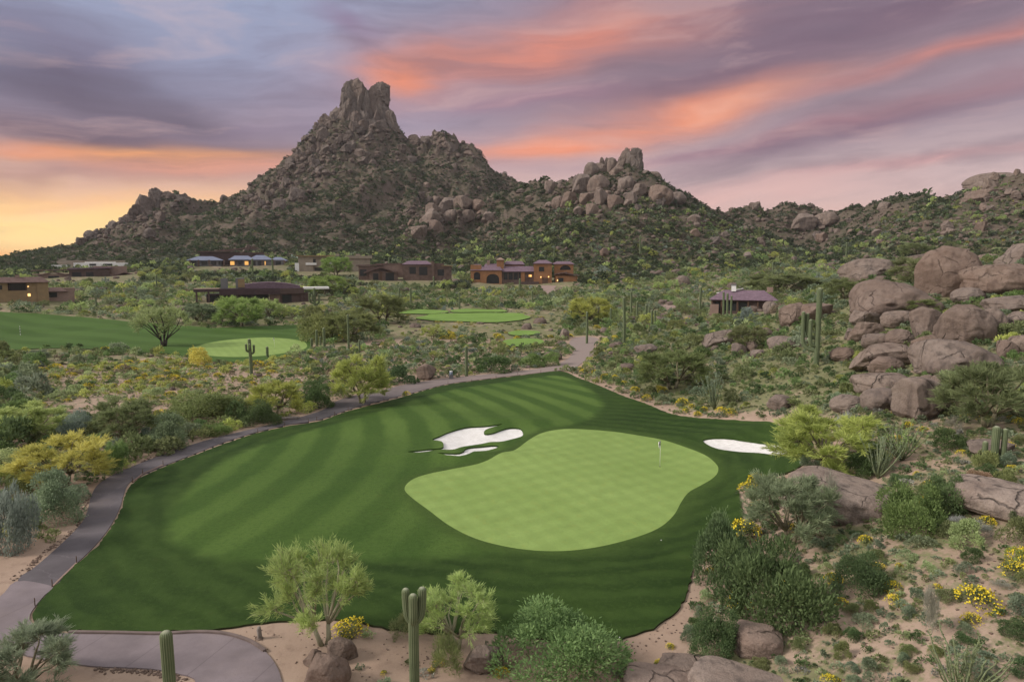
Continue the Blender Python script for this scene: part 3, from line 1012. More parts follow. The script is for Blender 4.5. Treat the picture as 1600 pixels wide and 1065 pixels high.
GREEN_PX = [(632, 766), (642, 753), (665, 743), (705, 735), (760, 722), (800, 706), (828, 688), (850, 677), (882, 672), (925, 673), (972, 678), (1022, 686), (1062, 697), (1100, 712), (1119, 727), (1122, 738), (1114, 749), (1095, 760), (1076, 771), (1064, 787), (1053, 807), (1030, 827), (990, 843), (940, 856), (890, 863), (840, 863), (790, 857), (742, 844), (702, 824), (670, 800), (645, 781)]
B1_PX = [(637, 707), (665, 704), (690, 701), (693, 696), (689, 691), (675, 688), (688, 682), (702, 676), (728, 669), (759, 667), (786, 664), (772, 668), (760, 672), (756, 677), (760, 680), (773, 677), (788, 672), (800, 670), (813, 671), (817, 677), (816, 683), (803, 687), (784, 691), (766, 692), (753, 695), (722, 700), (706, 704), (684, 704), (655, 708)]
B2_PX = [(683, 709), (705, 710), (722, 708), (728, 702), (750, 699), (772, 697), (779, 700), (753, 706), (727, 712), (700, 713)]
B3_PX = [(1098, 691), (1111, 687), (1139, 687), (1162, 690), (1188, 693), (1207, 694), (1224, 699), (1231, 707), (1216, 713), (1185, 709), (1148, 707), (1118, 702)]
O_rough = outline(ROUGH_PX, 0.35)
O_rough = O_rough + np.random.default_rng(5).normal(0, 0.045, O_rough.shape)
O_fair = outline(FAIR_PX, 0.7)
O_green = outline(GREEN_PX, 0.5)
O_collar = offset_poly(O_green, 0.85)
O_b = [outline(p, 0.28, n=4) for p in (B1_PX, B2_PX, B3_PX)]
FAR_PX = [(-120, 478), (0, 488), (60, 491), (110, 495), (160, 499), (210, 504), (260, 508), (310, 511), (340, 513), (400, 510), (440, 509), (482, 508), (492, 517), (488, 532), (484, 546), (450, 556), (410, 564), (360, 567), (310, 562), (250, 553), (150, 547), (60, 545), (-120, 545)]
FARG_PX = [(296, 546), (330, 536), (380, 530), (430, 529), (468, 533), (480, 542), (462, 550), (412, 557), (352, 559), (312, 554)]
TEES_PX = [[(652, 497), (700, 491), (770, 490), (818, 493), (828, 498), (800, 503), (730, 504), (665, 501)],
           [(705, 486), (740, 484), (782, 485), (790, 488), (745, 489), (712, 489)],
           [(622, 488), (650, 485), (692, 486), (700, 489), (670, 492), (630, 491)],
           [(795, 521), (812, 518), (838, 519), (843, 523), (820, 526), (798, 525)],
           [(785, 535), (805, 531), (835, 531), (850, 535), (840, 541), (800, 543)]]
O_far = outline(FAR_PX, 1.2)
O_farg = outline(FARG_PX, 0.9)
O_tees = [outline(p, 0.8) for p in TEES_PX]
PATH_PX = [(28, 908), (52, 890), (86, 860), (112, 835), (130, 815), (138, 795), (143, 775), (155, 756), (180, 741), (220, 724), (270, 705), (330, 686), (400, 669), (440, 659), (480, 649), (508, 639), (520, 630), (545, 621), (590, 611), (640, 600), (700, 591), (760, 585), (820, 579), (858, 573), (880, 565), (893, 555), (896, 545), (889, 537), (896, 529), (915, 526), (935, 530),
           (928, 540), (932, 548), (918, 560), (905, 571), (893, 579), (876, 579), (820, 585), (760, 592), (700, 600), (660, 610), (620, 621), (580, 631), (540, 642), (500, 656), (450, 664), (400, 676), (350, 692), (300, 711), (240, 735), (204, 754), (193, 775), (187, 796), (172, 824), (149, 853), (116, 885), (84, 918)]
CONC_PX = [(-60, 965), (0, 933), (27, 909), (83, 919), (70, 932), (46, 964), (62, 982), (110, 991), (200, 992), (310, 990), (350, 992), (385, 1002), (412, 1018), (430, 1038), (440, 1065), (442, 1110), (318, 1110), (306, 1065), (280, 1055), (240, 1047), (190, 1044), (150, 1043), (90, 1036), (30, 1024), (-20, 1010), (-70, 1000)]
O_path = outline(PATH_PX, 0.6)
O_conc = outline(CONC_PX, 0.4)
TURFS = [O_rough, O_far] + O_tees
PAVED = [O_path, O_conc]

# lower the ground sheet a little below what is laid on it
flatG = np.stack([GX.ravel(), GY.ravel()], 1)
low = np.zeros(len(flatG))
for poly, dd, mar in [(p, 0.45, 0.5) for p in TURFS] + [(p, 0.25, 0.35) for p in PAVED]:
    i = np.where(inside(flatG, poly))[0]
    if len(i):
        e = edge_dist(flatG[i], poly)
        low[i] = np.maximum(low[i], np.where(e > mar, dd, 0))
gzl = gz - low
_u, _v, _d = project(GX.ravel(), GY.ravel(), gz)
_r = RR.ravel()
gcov = np.where(_r > 125, 0.78, 0.25)
gcov = np.where((_u > 880) & (_r > 58) & (_r <= 200), 0.86, gcov)
gcov = np.where((_u < 470) & (_r > 70) & (_r <= 135), 0.42, gcov)
gcov = np.where((_u > 1080) & (_r <= 58), 0.62, gcov)
gcov = np.where((_u <= 1080) & (_r <= 40), 0.05, gcov)
gcov = np.where((_u > 560) & (_u < 930) & (_v > 530) & (_v < 590), 0.35, gcov)
for _p in PAVED + [O_rough]:
    bb = (flatG[:, 0] > _p[:, 0].min() - 3) & (flatG[:, 0] < _p[:, 0].max() + 3) & (flatG[:, 1] > _p[:, 1].min() - 3) & (flatG[:, 1] < _p[:, 1].max() + 3)
    i = np.where(bb)[0]
    gcov[i] *= np.clip((edge_dist(flatG[i], _p[::3]) - 0.8) / 2.6, 0, 1)
gcov = np.clip(gcov + (fbm2(GX.ravel() / 9, GY.ravel() / 9, 61) - 0.5) * 0.5, 0, 1)
idx = np.arange(nR * nA).reshape(nR, nA)
nx = np.roll(idx, -1, 1)
quads = np.stack([idx[:-1], nx[:-1], nx[1:], idx[1:]], -1).reshape(-1, 4)[:, ::-1]
Vg = np.stack([GX.ravel(), GY.ravel(), gzl], 1)
c0 = np.array([[0, 0, 0.0]])
fan = np.stack([np.full(nA, len(Vg)), nx[0], idx[0]], 1)[:, ::-1]
link('desert_ground', make_mesh('desert_ground', np.concatenate([Vg, c0]), [quads, fan], [M['ground']], True, hill=np.concatenate([ghill, [0]]), cover=np.concatenate([gcov, [0]])))['kind'] = 'structure'


def triangulate(polys, spacing, extra=None):
    """one shared triangulation of nested outlines"""
    verts, edges = [], []
    for p in polys:
        n0 = len(verts)
        verts += [Vector((float(a), float(b))) for a, b in p]
        edges += [(n0 + i, n0 + (i + 1) % len(p)) for i in range(len(p))]
    P = polys[0]
    x0, y0 = P.min(0); x1, y1 = P.max(0)
    gx, gy = np.meshgrid(np.arange(x0, x1, spacing), np.arange(y0, y1, spacing))
    gx = gx + (np.arange(gx.shape[0]) % 2)[:, None] * spacing * 0.5
    G = np.stack([gx.ravel(), gy.ravel()], 1)
    G = G[inside(G, P)]
    ok = np.ones(len(G), bool)
    for p in polys:
        ok &= edge_dist(G, p) > spacing * 0.3
    G = G[ok]
    verts += [Vector((float(a), float(b))) for a, b in G]
    if extra is not None:
        verts += [Vector((float(a), float(b))) for a, b in extra]
    v, e, f, *_ = delaunay_2d_cdt(verts, edges, [], 0, 1e-5)
    V = np.array([(a.x, a.y) for a in v])
    T = np.array([t for t in f if len(t) == 3])
    a, b, c = V[T[:, 0]], V[T[:, 1]], V[T[:, 2]]
    flip = ((b[:, 0] - a[:, 0]) * (c[:, 1] - a[:, 1]) - (b[:, 1] - a[:, 1]) * (c[:, 0] - a[:, 0])) < 0
    T[flip] = T[flip][:, ::-1]
    return V, T, (V[T[:, 0]] + V[T[:, 1]] + V[T[:, 2]]) / 3


def skirt(poly, off, drop, hfun=Hq):
    n = len(poly)
    z = hfun(poly[:, 0], poly[:, 1]) + off
    V = np.concatenate([np.column_stack([poly, z]), np.column_stack([poly, z - drop])])
    q = np.array([(i, (i + 1) % n, n + (i + 1) % n, n + i) for i in range(n)])
    return V, q


def region(name, V, T, z, mats, sk=None, smooth=True, **at):
    u, inv = np.unique(T, return_inverse=True)
    T2 = inv.reshape(T.shape)
    VV = np.column_stack([V[u], z[u]])
    faces, mi = [T2], [0] * len(T2)
    at = {k: a[u] for k, a in at.items()}
    for SV, SQ in (sk or []):
        at = {k: np.concatenate([a, np.zeros(len(SV))]) for k, a in at.items()}
        faces.append(SQ + len(VV))
        VV = np.concatenate([VV, SV])
        mi += [1] * len(SQ)
    o = link(name, make_mesh(name, VV, faces, mats, smooth, mi, **at))
    o['kind'] = 'structure'
    return o


V, T, Ct = triangulate([O_rough, O_fair, O_collar, O_green] + O_b, 0.9)
in_b = [inside(Ct, p) for p in O_b]
anyb = in_b[0] | in_b[1] | in_b[2]
in_g = inside(Ct, O_green) & ~anyb
in_c = inside(Ct, O_collar) & ~in_g & ~anyb
in_f = inside(Ct, O_fair) & ~in_c & ~in_g & ~anyb
in_r = inside(Ct, O_rough) & ~in_f & ~in_c & ~in_g & ~anyb
TO = 0.10
zt = Hq(V[:, 0], V[:, 1]) + TO
sd = edge_dist(V, O_fair) * np.where(inside(V, O_fair), 1, -1)
fairA = np.clip(0.5 + sd / 3.0, 0, 1)
ringA = np.clip(1 - edge_dist(V, O_green) / 1.1, 0, 1) ** 0.6
region('rough', V, T[in_r], zt, [M['rough'], M['edge']], [skirt(O_rough, TO, 0.5)], fair=fairA, ring=ringA)
region('fairway', V, T[in_f], zt, [M['rough']], fair=fairA, ring=ringA)
region('green_collar', V, T[in_c], zt, [M['rough']], fair=fairA, ring=ringA)
region('putting_green', V, T[in_g], zt, [M['green']])
for k, p in enumerate(O_b):
    e = edge_dist(V, p)
    zb = zt - 0.14 - 0.26 * np.clip(e / 1.6, 0, 1) ** 0.8
    region('bunker_sand', V, T[in_b[k]], zb, [M['bunker'], M['rough']], [skirt(p, TO, 0.17)])
V, T, Ct = triangulate([O_far, O_farg], 3.0)
ig = inside(Ct, O_farg)
zt = Hq(V[:, 0], V[:, 1]) + 0.14
region('far_fairway', V, T[inside(Ct, O_far) & ~ig], zt, [M['farway'], M['edge']], [skirt(O_far, 0.14, 0.6)])
region('far_putting_green', V, T[ig], zt, [M['green']])
for p in O_tees:
    V, T, Ct = triangulate([p], 1.6)
    region('tee_turf', V, T[inside(Ct, p)], Hq(V[:, 0], V[:, 1]) + 0.3, [M['tee'], M['edge']], [skirt(p, 0.3, 0.8)])
V, T, Ct = triangulate([O_path], 0.9)
region('cart_path', V, T[inside(Ct, O_path)], Hq(V[:, 0], V[:, 1]) + 0.05, [M['asphalt'], M['asphalt']], [skirt(O_path, 0.05, 0.3)])
V, T, Ct = triangulate([O_conc], 0.6)
region('concrete_path', V, T[inside(Ct, O_conc)], Hq(V[:, 0], V[:, 1]) + 0.06, [M['concrete'], M['concrete']], [skirt(O_conc, 0.06, 0.3)])


def blocked(P, margin=0.3):
    P = np.atleast_2d(P)
    res = np.zeros(len(P), bool)
    for poly in TURFS + PAVED:
        res |= inside(P, poly)
        bb = (P[:, 0] > poly[:, 0].min() - margin) & (P[:, 0] < poly[:, 0].max() + margin) & (P[:, 1] > poly[:, 1].min() - margin) & (P[:, 1] < poly[:, 1].max() + margin) & ~res
        if bb.any():
            i = np.where(bb)[0]
            res[i] |= edge_dist(P[i], poly) < (margin if np.isscalar(margin) else margin)
    return res
# ------------------------------------------------------------------ rocks
import bmesh
_ICO = {}


def ico(n):
    if n not in _ICO:
        bm = bmesh.new()
        bmesh.ops.create_icosphere(bm, subdivisions=n, radius=1.0)
        V = np.array([v.co[:] for v in bm.verts]); T = np.array([[v.index for v in f.verts] for f in bm.faces])
        bm.free()
        _ICO[n] = (V, T)
    return _ICO[n]


def rock_verts(seed, sub, cuts=5, rough=0.16, cutd=(0.55, 0.85), hard=0.85):
    r = np.random.default_rng(seed)
    V, T = ico(sub)
    V = V.copy()
    for k in range(cuts):
        n = r.normal(size=3); n[2] *= 0.6; n /= np.linalg.norm(n)
        d = r.uniform(*cutd)
        t = V @ n - d
        V = V - np.outer(np.where(t > 0, t * hard, 0), n)
    o = r.uniform(0, 50, 3)
    f = (noise3(V * 1.3 + o, 1) - 0.5) * 2 * rough + (noise3(V * 3.1 + o, 2) - 0.5) * rough * 0.8 + (noise3(V * 8 + o, 3) - 0.5) * rough * 0.32
    if sub >= 4:
        g = np.abs(noise3(V * 2.2 + o + 9, 5) - 0.5)
        f = f - rough * 0.5 * np.exp(-(g / 0.035) ** 2)
    V = V * (1 + f)[:, None]
    lo, hi = V.min(0), V.max(0)
    V = (V - (lo + hi) / 2) / ((hi - lo) / 2)
    return V, T


def rock_proto(name, seed, sub, **kw):
    V, T = rock_verts(seed, sub, **kw)
    return make_mesh(name, V, [T], [M['rock']], True)


ROCK_ROUND = [rock_proto('boulder_round', 100 + i, 5, cuts=6, rough=0.13, cutd=(0.62, 0.9), hard=0.8) for i in range(5)]
ROCK_BLOCK = [rock_proto('boulder_block', 120 + i, 5, cuts=11, rough=0.12, cutd=(0.48, 0.8), hard=0.97) for i in range(6)]
ROCK_SHARD = [rock_proto('boulder_shard', 140 + i, 4, cuts=13, rough=0.13, cutd=(0.35, 0.72), hard=1.0) for i in range(6)]
def crag_proto(name, seed):
    r = np.random.default_rng(seed)
    V, T = ico(5)
    V = np.sign(V) * np.abs(V) ** 0.45
    V = V * np.array([1, 1, 1]) / np.abs(V).max()
    for k in range(15):
        n = r.normal(size=3); n /= np.linalg.norm(n)
        t = V @ n - r.uniform(0.62, 1.05)
        V = V - np.outer(np.where(t > 0, t, 0), n)
    o = r.uniform(0, 40, 3)
    # vertical joints and ledges
    ang = r.uniform(0, 3.14)
    q = V[:, 0] * math.cos(ang) + V[:, 1] * math.sin(ang) + (noise3(V * 1.5 + o, 3) - 0.5) * 0.8
    for p in r.uniform(-0.8, 0.8, 4):
        V[:, :2] *= (1 - (0.13 if seed % 2 else 0.0) * np.exp(-((q - p) / 0.05) ** 2))[:, None]
    cell = np.floor(V * np.array([2.2, 2.2, 1.3]) + o + (noise3(V * 2 + o, 8)[:, None] - 0.5) * 0.7)
    jit = _hash(cell[:, 0].astype(np.int64), cell[:, 1].astype(np.int64), cell[:, 2].astype(np.int64), seed) - 0.5
    V = V * (1 + 0.16 * jit + 0.10 * (noise3(V * 4 + o, 4) - 0.5) + 0.08 * (noise3(V * 11 + o, 5) - 0.5))[:, None]
    lo, hi = V.min(0), V.max(0)
    return make_mesh(name, (V - (lo + hi) / 2) / ((hi - lo) / 2), [T], [M['crag']], False)


def slab_proto(seed):
    r = np.random.default_rng(seed)
    V, T = ico(5)
    V = np.sign(V) * np.abs(V) ** 0.62
    o = r.uniform(0, 40, 3)
    V = V * (1 + 0.16 * (noise3(V * 1.6 + o, 4) - 0.5) + 0.07 * (noise3(V * 5 + o, 5) - 0.5))[:, None]
    V[:, 2] *= 1 - 0.22 * np.clip(V[:, 0], -1, 1)
    lo, hi = V.min(0), V.max(0)
    return make_mesh('boulder_slab', (V - (lo + hi) / 2) / ((hi - lo) / 2), [T], [M['pale_rock']], True)


def peak_proto(seed):
    r = np.random.default_rng(seed)
    V, T = ico(5)
    V = np.sign(V) * np.abs(V) ** 0.72
    A = np.array([1.0, 1.0, 1.9])
    for k in range(10):
        n = r.normal(size=3); n[2] = abs(n[2]) * 0.8; n /= np.linalg.norm(n)
        t = V @ n - r.uniform(0.62, 0.95)
        V = V - np.outer(np.where(t > 0, t * 0.95, 0), n)
    o = r.uniform(0, 40, 3)
    cell = np.floor(V * A * 1.7 + o + (noise3(V * A * 1.6 + o, 8)[:, None] - 0.5) * 1.1).astype(np.int64)
    jit = _hash(cell[:, 0], cell[:, 1], cell[:, 2], seed) - 0.5
    g = np.abs(noise3(V * A * 1.5 + o + 5, 6) - 0.5)
    V = V * (1 + 0.13 * jit + 0.16 * (noise3(V * A * 2.2 + o, 4) - 0.5) + 0.10 * (noise3(V * A * 7 + o, 5) - 0.5) - 0.12 * np.exp(-(g / 0.04) ** 2))[:, None]
    lo, hi = V.min(0), V.max(0)
    return make_mesh('rock_peak', (V - (lo + hi) / 2) / ((hi - lo) / 2), [T], [M['crag']], False)


M['pale_rock'] = rock_mat('pale_granite', 1.30, 0.9)
ROCK_SLAB = [slab_proto(190 + i) for i in range(3)]
M['crag'] = rock_mat('crag_rock', 0.80, 0.82)
ROCK_CRAG = [crag_proto('rock_crag', 180 + i) for i in range(7)]
ROCK_PEAK = [peak_proto(400 + i) for i in range(7)]
SMALL_ROCK = [rock_verts(160 + i, 2, cuts=7, rough=0.16, cutd=(0.45, 0.8)) for i in range(5)]
TINY_ROCK = [rock_verts(170 + i, 1, cuts=5, rough=0.2) for i in range(4)]

FOOT = []        # (x, y, radius) taken up by big things
LAND = []        # (phrase, u, v) landmarks for telling repeats apart
AUTO = []        # (object, kind phrase, u, v) labelled at the end
rockrng = np.random.default_rng(11)


def place_rock(u0, v0, u1, v1, protos, k, label=None, r=None, tilt=0.0, yaw=None, sink=0.25, deep=0.8, group=None, name='boulder', foot=True):
    """a boulder filling a box of photo pixels, standing on the ground under its lower edge (or r metres away)"""
    uc = (u0 + u1) / 2
    if r is None:
        x, y, z = hit(uc, v1)
        r = math.hypot(x, y)
    else:
        x, y, z = at_r(uc, v1, r)
    dep = float(project(x, y, z)[2])
    wd, h = (u1 - u0) * dep / F, (v1 - v0) * dep / F
    az_ = math.atan2(x, y)
    dd = min(wd * deep, h * 2.2)
    th_ = math.atan2(CZ - z, math.hypot(x, y))
    h = max(0.5 * h, (h - 0.42 * dd * math.sin(max(th_, 0))) / math.cos(th_))
    x += math.sin(az_) * dd * 0.35; y += math.cos(az_) * dd * 0.35
    H = h * (1 + sink)
    o = link(name, protos[k % len(protos)])
    o.location = (x, y, z - h * sink + H / 2)
    o.scale = (wd / 2 * 1.03, dd / 2 * 1.2, H / 2)
    o.rotation_euler = (0, tilt, -az_ + (rockrng.uniform(-0.25, 0.25) if yaw is None else yaw))
    o['category'] = 'boulder'
    o['group'] = group or 'granite boulders'
    if label:
        o['label'] = label
    if foot:
        FOOT.append((x, y, wd * 0.42))
    return o


HAND_ROCKS = [
    # u0, v0, u1, v1, kind, proto, tilt, label, r
    (1438, 386, 1526, 464, 'R', 0, -0.25, 'huge egg shaped brown boulder leaning on the slope, topmost of the big ones', None),
    (1503, 412, 1612, 462, 'R', 1, 0.05, 'long low boulder just behind the huge egg shaped one', None),
    (1490, 450, 1534, 474, 'R', 2, 0, 'small rounded boulder tucked under the egg shaped one', None),
    (1329, 440, 1450, 500, 'R', 3, 0.1, 'wide domed boulder with layered ledges left of the egg shaped one', None),
    (1334, 484, 1381, 511, 'B', 0, 0, 'left half of the split loaf shaped boulder below the layered dome', None),
    (1380, 486, 1420, 512, 'R', 4, 0, 'right half of the split loaf shaped boulder below the layered dome', None),
    (1329, 503, 1380, 533, 'B', 1, 0, 'blocky boulder under the split loaf shaped one', None),
    (1401, 462, 1465, 492, 'R', 2, 0, 'smooth boulder between the layered dome and the egg shaped one', None),
    (1427, 480, 1474, 526, 'B', 2, -0.2, 'pointed slab boulder leaning against the big cleft boulder', None),
    (1468, 477, 1546, 537, 'R', 0, 0.1, 'big blocky rounded boulder with a dark cleft on its left', None),
    (1534, 482, 1568, 524, 'R', 3, 0, 'narrow boulder wedged right of the big cleft boulder', None),
    (1560, 487, 1612, 516, 'B', 3, 0, 'flat topped boulder at the edge of the slope above the olive bush', None),
    (1543, 462, 1612, 487, 'R', 1, 0, 'low whaleback boulder above the flat topped one', None),
    (1349, 522, 1387, 545, 'R', 4, 0, 'small round boulder under the blocky one by the slope', None),
    (1387, 514, 1424, 541, 'R', 2, 0, 'small knobbly boulder left of the big flat dome', None),
    (1334, 536, 1418, 578, 'B', 4, -0.08, 'pale slanting boulder with a sharp top edge', None),
    (1360, 557, 1408, 584, 'R', 0, 0, 'potato shaped boulder in front of the pale slanting one', None),
    (1429, 532, 1546, 588, 'R', 3, 0.06, 'broad flat domed boulder in the middle of the slope', None),
    (1427, 524, 1465, 556, 'R', 1, 0, 'boulder peeking out behind the broad flat dome', None),
    (1335, 581, 1420, 618, 'R', 1, 0.04, 'long grey boulder behind the two tone boulder', None),
    (1349, 608, 1397, 642, 'R', 4, 0, 'round pinkish boulder left of the two tone boulder', None),
    (1397, 590, 1475, 658, 'B', 5, 0.08, 'large two tone boulder, brown face left and grey face right', None),
    (1298, 615, 1350, 646, 'R', 2, 0, 'cracked lumpy boulder beside the yellow green palo verde', None),
    (1199, 615, 1243, 640, 'R', 0, 0, 'lone round boulder near the ocotillo above the right bunker', None),
    (1216, 472, 1262, 508, 'R', 1, 0, 'smooth boulder left of the brown block behind the armed saguaro', None),
    (1252, 474, 1298, 502, 'B', 0, 0, 'brown block boulder behind the tall armed saguaro', None),
    (1198, 524, 1255, 547, 'R', 3, 0, 'low grey dome boulder left of the tall armed saguaro', None),
    (1297, 542, 1336, 565, 'R', 2, 0, 'small cleft boulder right of the tall armed saguaro', None),
    (1318, 404, 1402, 440, 'R', 3, -0.1, 'sloping slab boulder high up left of the egg shaped one', None),
    (1349, 436, 1392, 452, 'B', 1, 0, 'thin ledge boulder under the sloping slab', None),
    (1560, 532, 1588, 558, 'B', 2, 0, 'small upright boulder right of the broad flat dome', None),
    (1577, 524, 1606, 554, 'R', 4, 0, 'small oval boulder above the big olive bush', None),
    (1526, 397, 1562, 414, 'R', 2, 0, 'flat boulder behind the huge egg shaped one', None),
    (1560, 382, 1616, 416, 'B', 3, 0, 'reddish blocky boulder at the top of the slope', None),
    (1320, 513, 1332, 531, 'B', 4, 0, 'little upright stone beside the blocky boulder', None),
    (1438, 585, 1456, 600, 'R', 1, 0, 'little stone between the flat dome and the two tone boulder', None),
    (1456, 586, 1476, 604, 'R', 3, 0, 'little pale stone behind the two tone boulder', None),
    (1055, 430, 1078, 447, 'R', 0, 0, 'lone tan boulder in the scrub left of the plum roofed house', None),
    (1093, 512, 1165, 540, 'B', 1, -0.12, 'long slanting slab boulder below the plum roofed house', None),
    (1143, 535, 1168, 555, 'B', 2, 0, 'dark squat boulder under the slanting slab', None),
    (1166, 532, 1184, 549, 'R', 2, 0, 'pale egg boulder right of the dark squat one', None),
    (1172, 546, 1194, 559, 'R', 4, 0, 'small half buried boulder in the slope scrub', None),
    (1174, 511, 1206, 528, 'R', 1, 0, 'low rounded boulder above the grey dome boulder', None),
    (1192, 470, 1216, 490, 'R', 3, 0, 'brown boulder beside the plum roofed house', None),
    (992, 537, 1028, 552, 'R', 1, 0, 'low pale boulder right of the cart path bend', None),
    (650, 568, 683, 594, 'B', 5, 0, 'grey weathered boulder above the cart path near the water cooler', None),
    (872, 513, 890, 530, 'B', 3, -0.2, 'pale tilted boulder left of the cart path bend', None),
    (1230, 742, 1386, 812, 'L', 0, 0.08, 'very long smooth boulder behind the grey green palo verde', None),
    (1492, 762, 1690, 812, 'L', 1, 0.06, 'long low boulder slab by the reddish shrub', None),
    (1515, 690, 1580, 712, 'B', 0, 0, 'boulder behind the three stemmed cactus', None),
    (478, 1022, 549, 1080, 'R', 0, 0, 'big speckled round boulder below the forked palo verde', None),
    (512, 997, 560, 1035, 'B', 2, 0.1, 'pinkish boulder at the foot of the forked palo verde', None),
    (474, 1017, 506, 1040, 'B', 3, 0, 'brown boulder beside the trunk of the forked palo verde', None),
    (726, 1008, 772, 1052, 'B', 4, 0.15, 'rough grey boulder beside the lush green bush', None),
    (760, 1015, 790, 1045, 'B', 5, 0, 'reddish boulder half under the lush green bush', None),
    (1148, 980, 1220, 1024, 'L', 2, 0, 'flat pale boulder below the big dark bushes', None),
    (972, 1056, 1084, 1090, 'L', 2, -0.04, 'flat bedrock slab with yellow flowers on it', None),
    (1030, 1036, 1145, 1058, 'B', 0, 0.03, 'thin pinkish ledge on the bedrock slab', None),
    (1074, 1058, 1240, 1100, 'L', 0, 0.02, 'wide domed bedrock slab', None),
    (1168, 1012, 1190, 1027, 'R', 2, 0, 'small grey stone below the flat pale boulder', None),
    (1232, 862, 1248, 888, 'B', 1, 0, 'small bluish stone behind the large dark bush', None),
    # the outcrops on the ridge
    (960, 230, 986, 272, 'S', 0, 0.28, 'leaning slab of the twin rock spires on the hill crest', 515),
    (980, 231, 1005, 274, 'S', 1, -0.05, 'upright slab of the twin rock spires on the hill crest', 513),
    (936, 245, 945, 262, 'S', 2, 0, 'small finger rock left of the twin spires', 518),
    (944, 246, 952, 262, 'S', 3, 0.1, 'stubby finger rock just left of the twin spires', 518),
    (1005, 267, 1034, 286, 'R', 1, 0.1, 'rounded boulder right of the twin spires', 512),
    (972, 236, 992, 274, 'S', 4, 0.18, 'middle slab wedged between the twin rock spires', 514),
    (925, 254, 950, 274, 'R', 3, 0, 'rounded boulder under the finger rocks', 516),
    (948, 246, 966, 268, 'B', 2, 0.1, 'block just left of the leaning slab on the crest', 516),
    (945, 256, 982, 280, 'B', 3, 0, 'boulder at the foot of the twin spires', 510),
    (893, 272, 925, 303, 'B', 4, 0, 'large boulder left on the knoll below the twin spires', None),
    (918, 274, 954, 302, 'R', 0, 0.1, 'large rounded boulder in the knoll below the twin spires', None),
    (928, 296, 950, 322, 'B', 5, 0, 'upright boulder in the middle of the knoll', None),
    (1010, 288, 1052, 318, 'R', 3, 0, 'broad boulder right of the knoll below the twin spires', None),
    (875, 300, 902, 322, 'B', 1, 0, 'boulder at the left foot of the knoll', None),
    (948, 305, 976, 326, 'B', 2, 0, 'boulder at the right foot of the knoll', None),
    (905, 300, 930, 322, 'B', 0, 0, 'boulder at the centre foot of the knoll', None),
    (850, 282, 872, 300, 'B', 2, 0.1, 'upper left boulder of the knoll', None),
    (862, 306, 884, 326, 'R', 2, 0, 'lower left boulder of the knoll', None),
    (965, 276, 990, 300, 'R', 4, 0, 'boulder in the knoll right under the leaning slab', None),
    (985, 288, 1012, 308, 'B', 1, 0, 'boulder in the knoll right under the upright slab', None),
    (976, 300, 998, 320, 'B', 5, 0.1, 'lower right boulder of the knoll', None),
    (1040, 300, 1072, 320, 'R', 1, 0, 'low broad boulder on the right flank of the knoll', None),
    (885, 258, 905, 276, 'B', 3, 0, 'skyline boulder at the left top of the knoll', None),
    (912, 254, 936, 276, 'R', 0, 0, 'skyline boulder left of the finger rocks', None),
    (915, 318, 938, 336, 'B', 2, 0, 'lowest boulder at the front of the knoll', None),
    (716, 328, 742, 348, 'B', 1, 0, 'block on the right of the outcrop above the villa', None),
    (670, 345, 694, 364, 'B', 2, 0.1, 'lower block in the outcrop above the villa', None),
    (736, 316, 760, 334, 'R', 3, 0, 'right end boulder of the outcrop above the villa', None),
    (664, 318, 688, 336, 'B', 5, 0.2, 'upper left slab of the outcrop above the villa', None),
    (752, 330, 772, 346, 'B', 4, 0, 'lone block beyond the right end of the outcrop above the villa', None),
    (1233, 333, 1274, 362, 'B', 4, 0, 'square brown boulder alone on the saddle slope', None),
    (1270, 331, 1309, 356, 'R', 1, 0, 'pale boulder right of the square brown one', None),
    (1512, 268, 1625, 300, 'R', 3, 0.05, 'rounded summit outcrop of the far hill', 452),
    (1500, 296, 1570, 318, 'B', 1, 0, 'ledge boulder under the far hill summit', 440),
    (1562, 300, 1625, 326, 'B', 2, 0, 'broad ledge boulder lower on the far hill', 436),
    (655, 325, 690, 352, 'B', 3, 0.1, 'pale leaning boulder in the outcrop above the orange villa', None),
    (683, 308, 716, 330, 'B', 4, 0, 'pale slab boulder at the top of the outcrop above the villa', None),
    (708, 306, 740, 328, 'B', 5, 0, 'grey slab boulder right in the outcrop above the villa', None),
    (642, 352, 668, 372, 'B', 0, 0, 'low boulder at the foot of the outcrop above the villa', None),
    (690, 328, 716, 350, 'R', 4, 0, 'rounded boulder in the middle of the outcrop above the villa', None),
]
for u0, v0, u1, v1, kd, k, tl, lb, rr in HAND_ROCKS:
    if u0 > 1300 and 380 < v0 < 660: u0, u1, v0 = u0 - (u1 - u0) * 0.05, u1 + (u1 - u0) * 0.05, v0 - (v1 - v0) * 0.05
    o = place_rock(u0, v0, u1, v1, {'R': ROCK_ROUND, 'B': ROCK_BLOCK, 'S': ROCK_PEAK, 'L': ROCK_SLAB}[kd], k, lb, rr, tl, group='granite boulders')

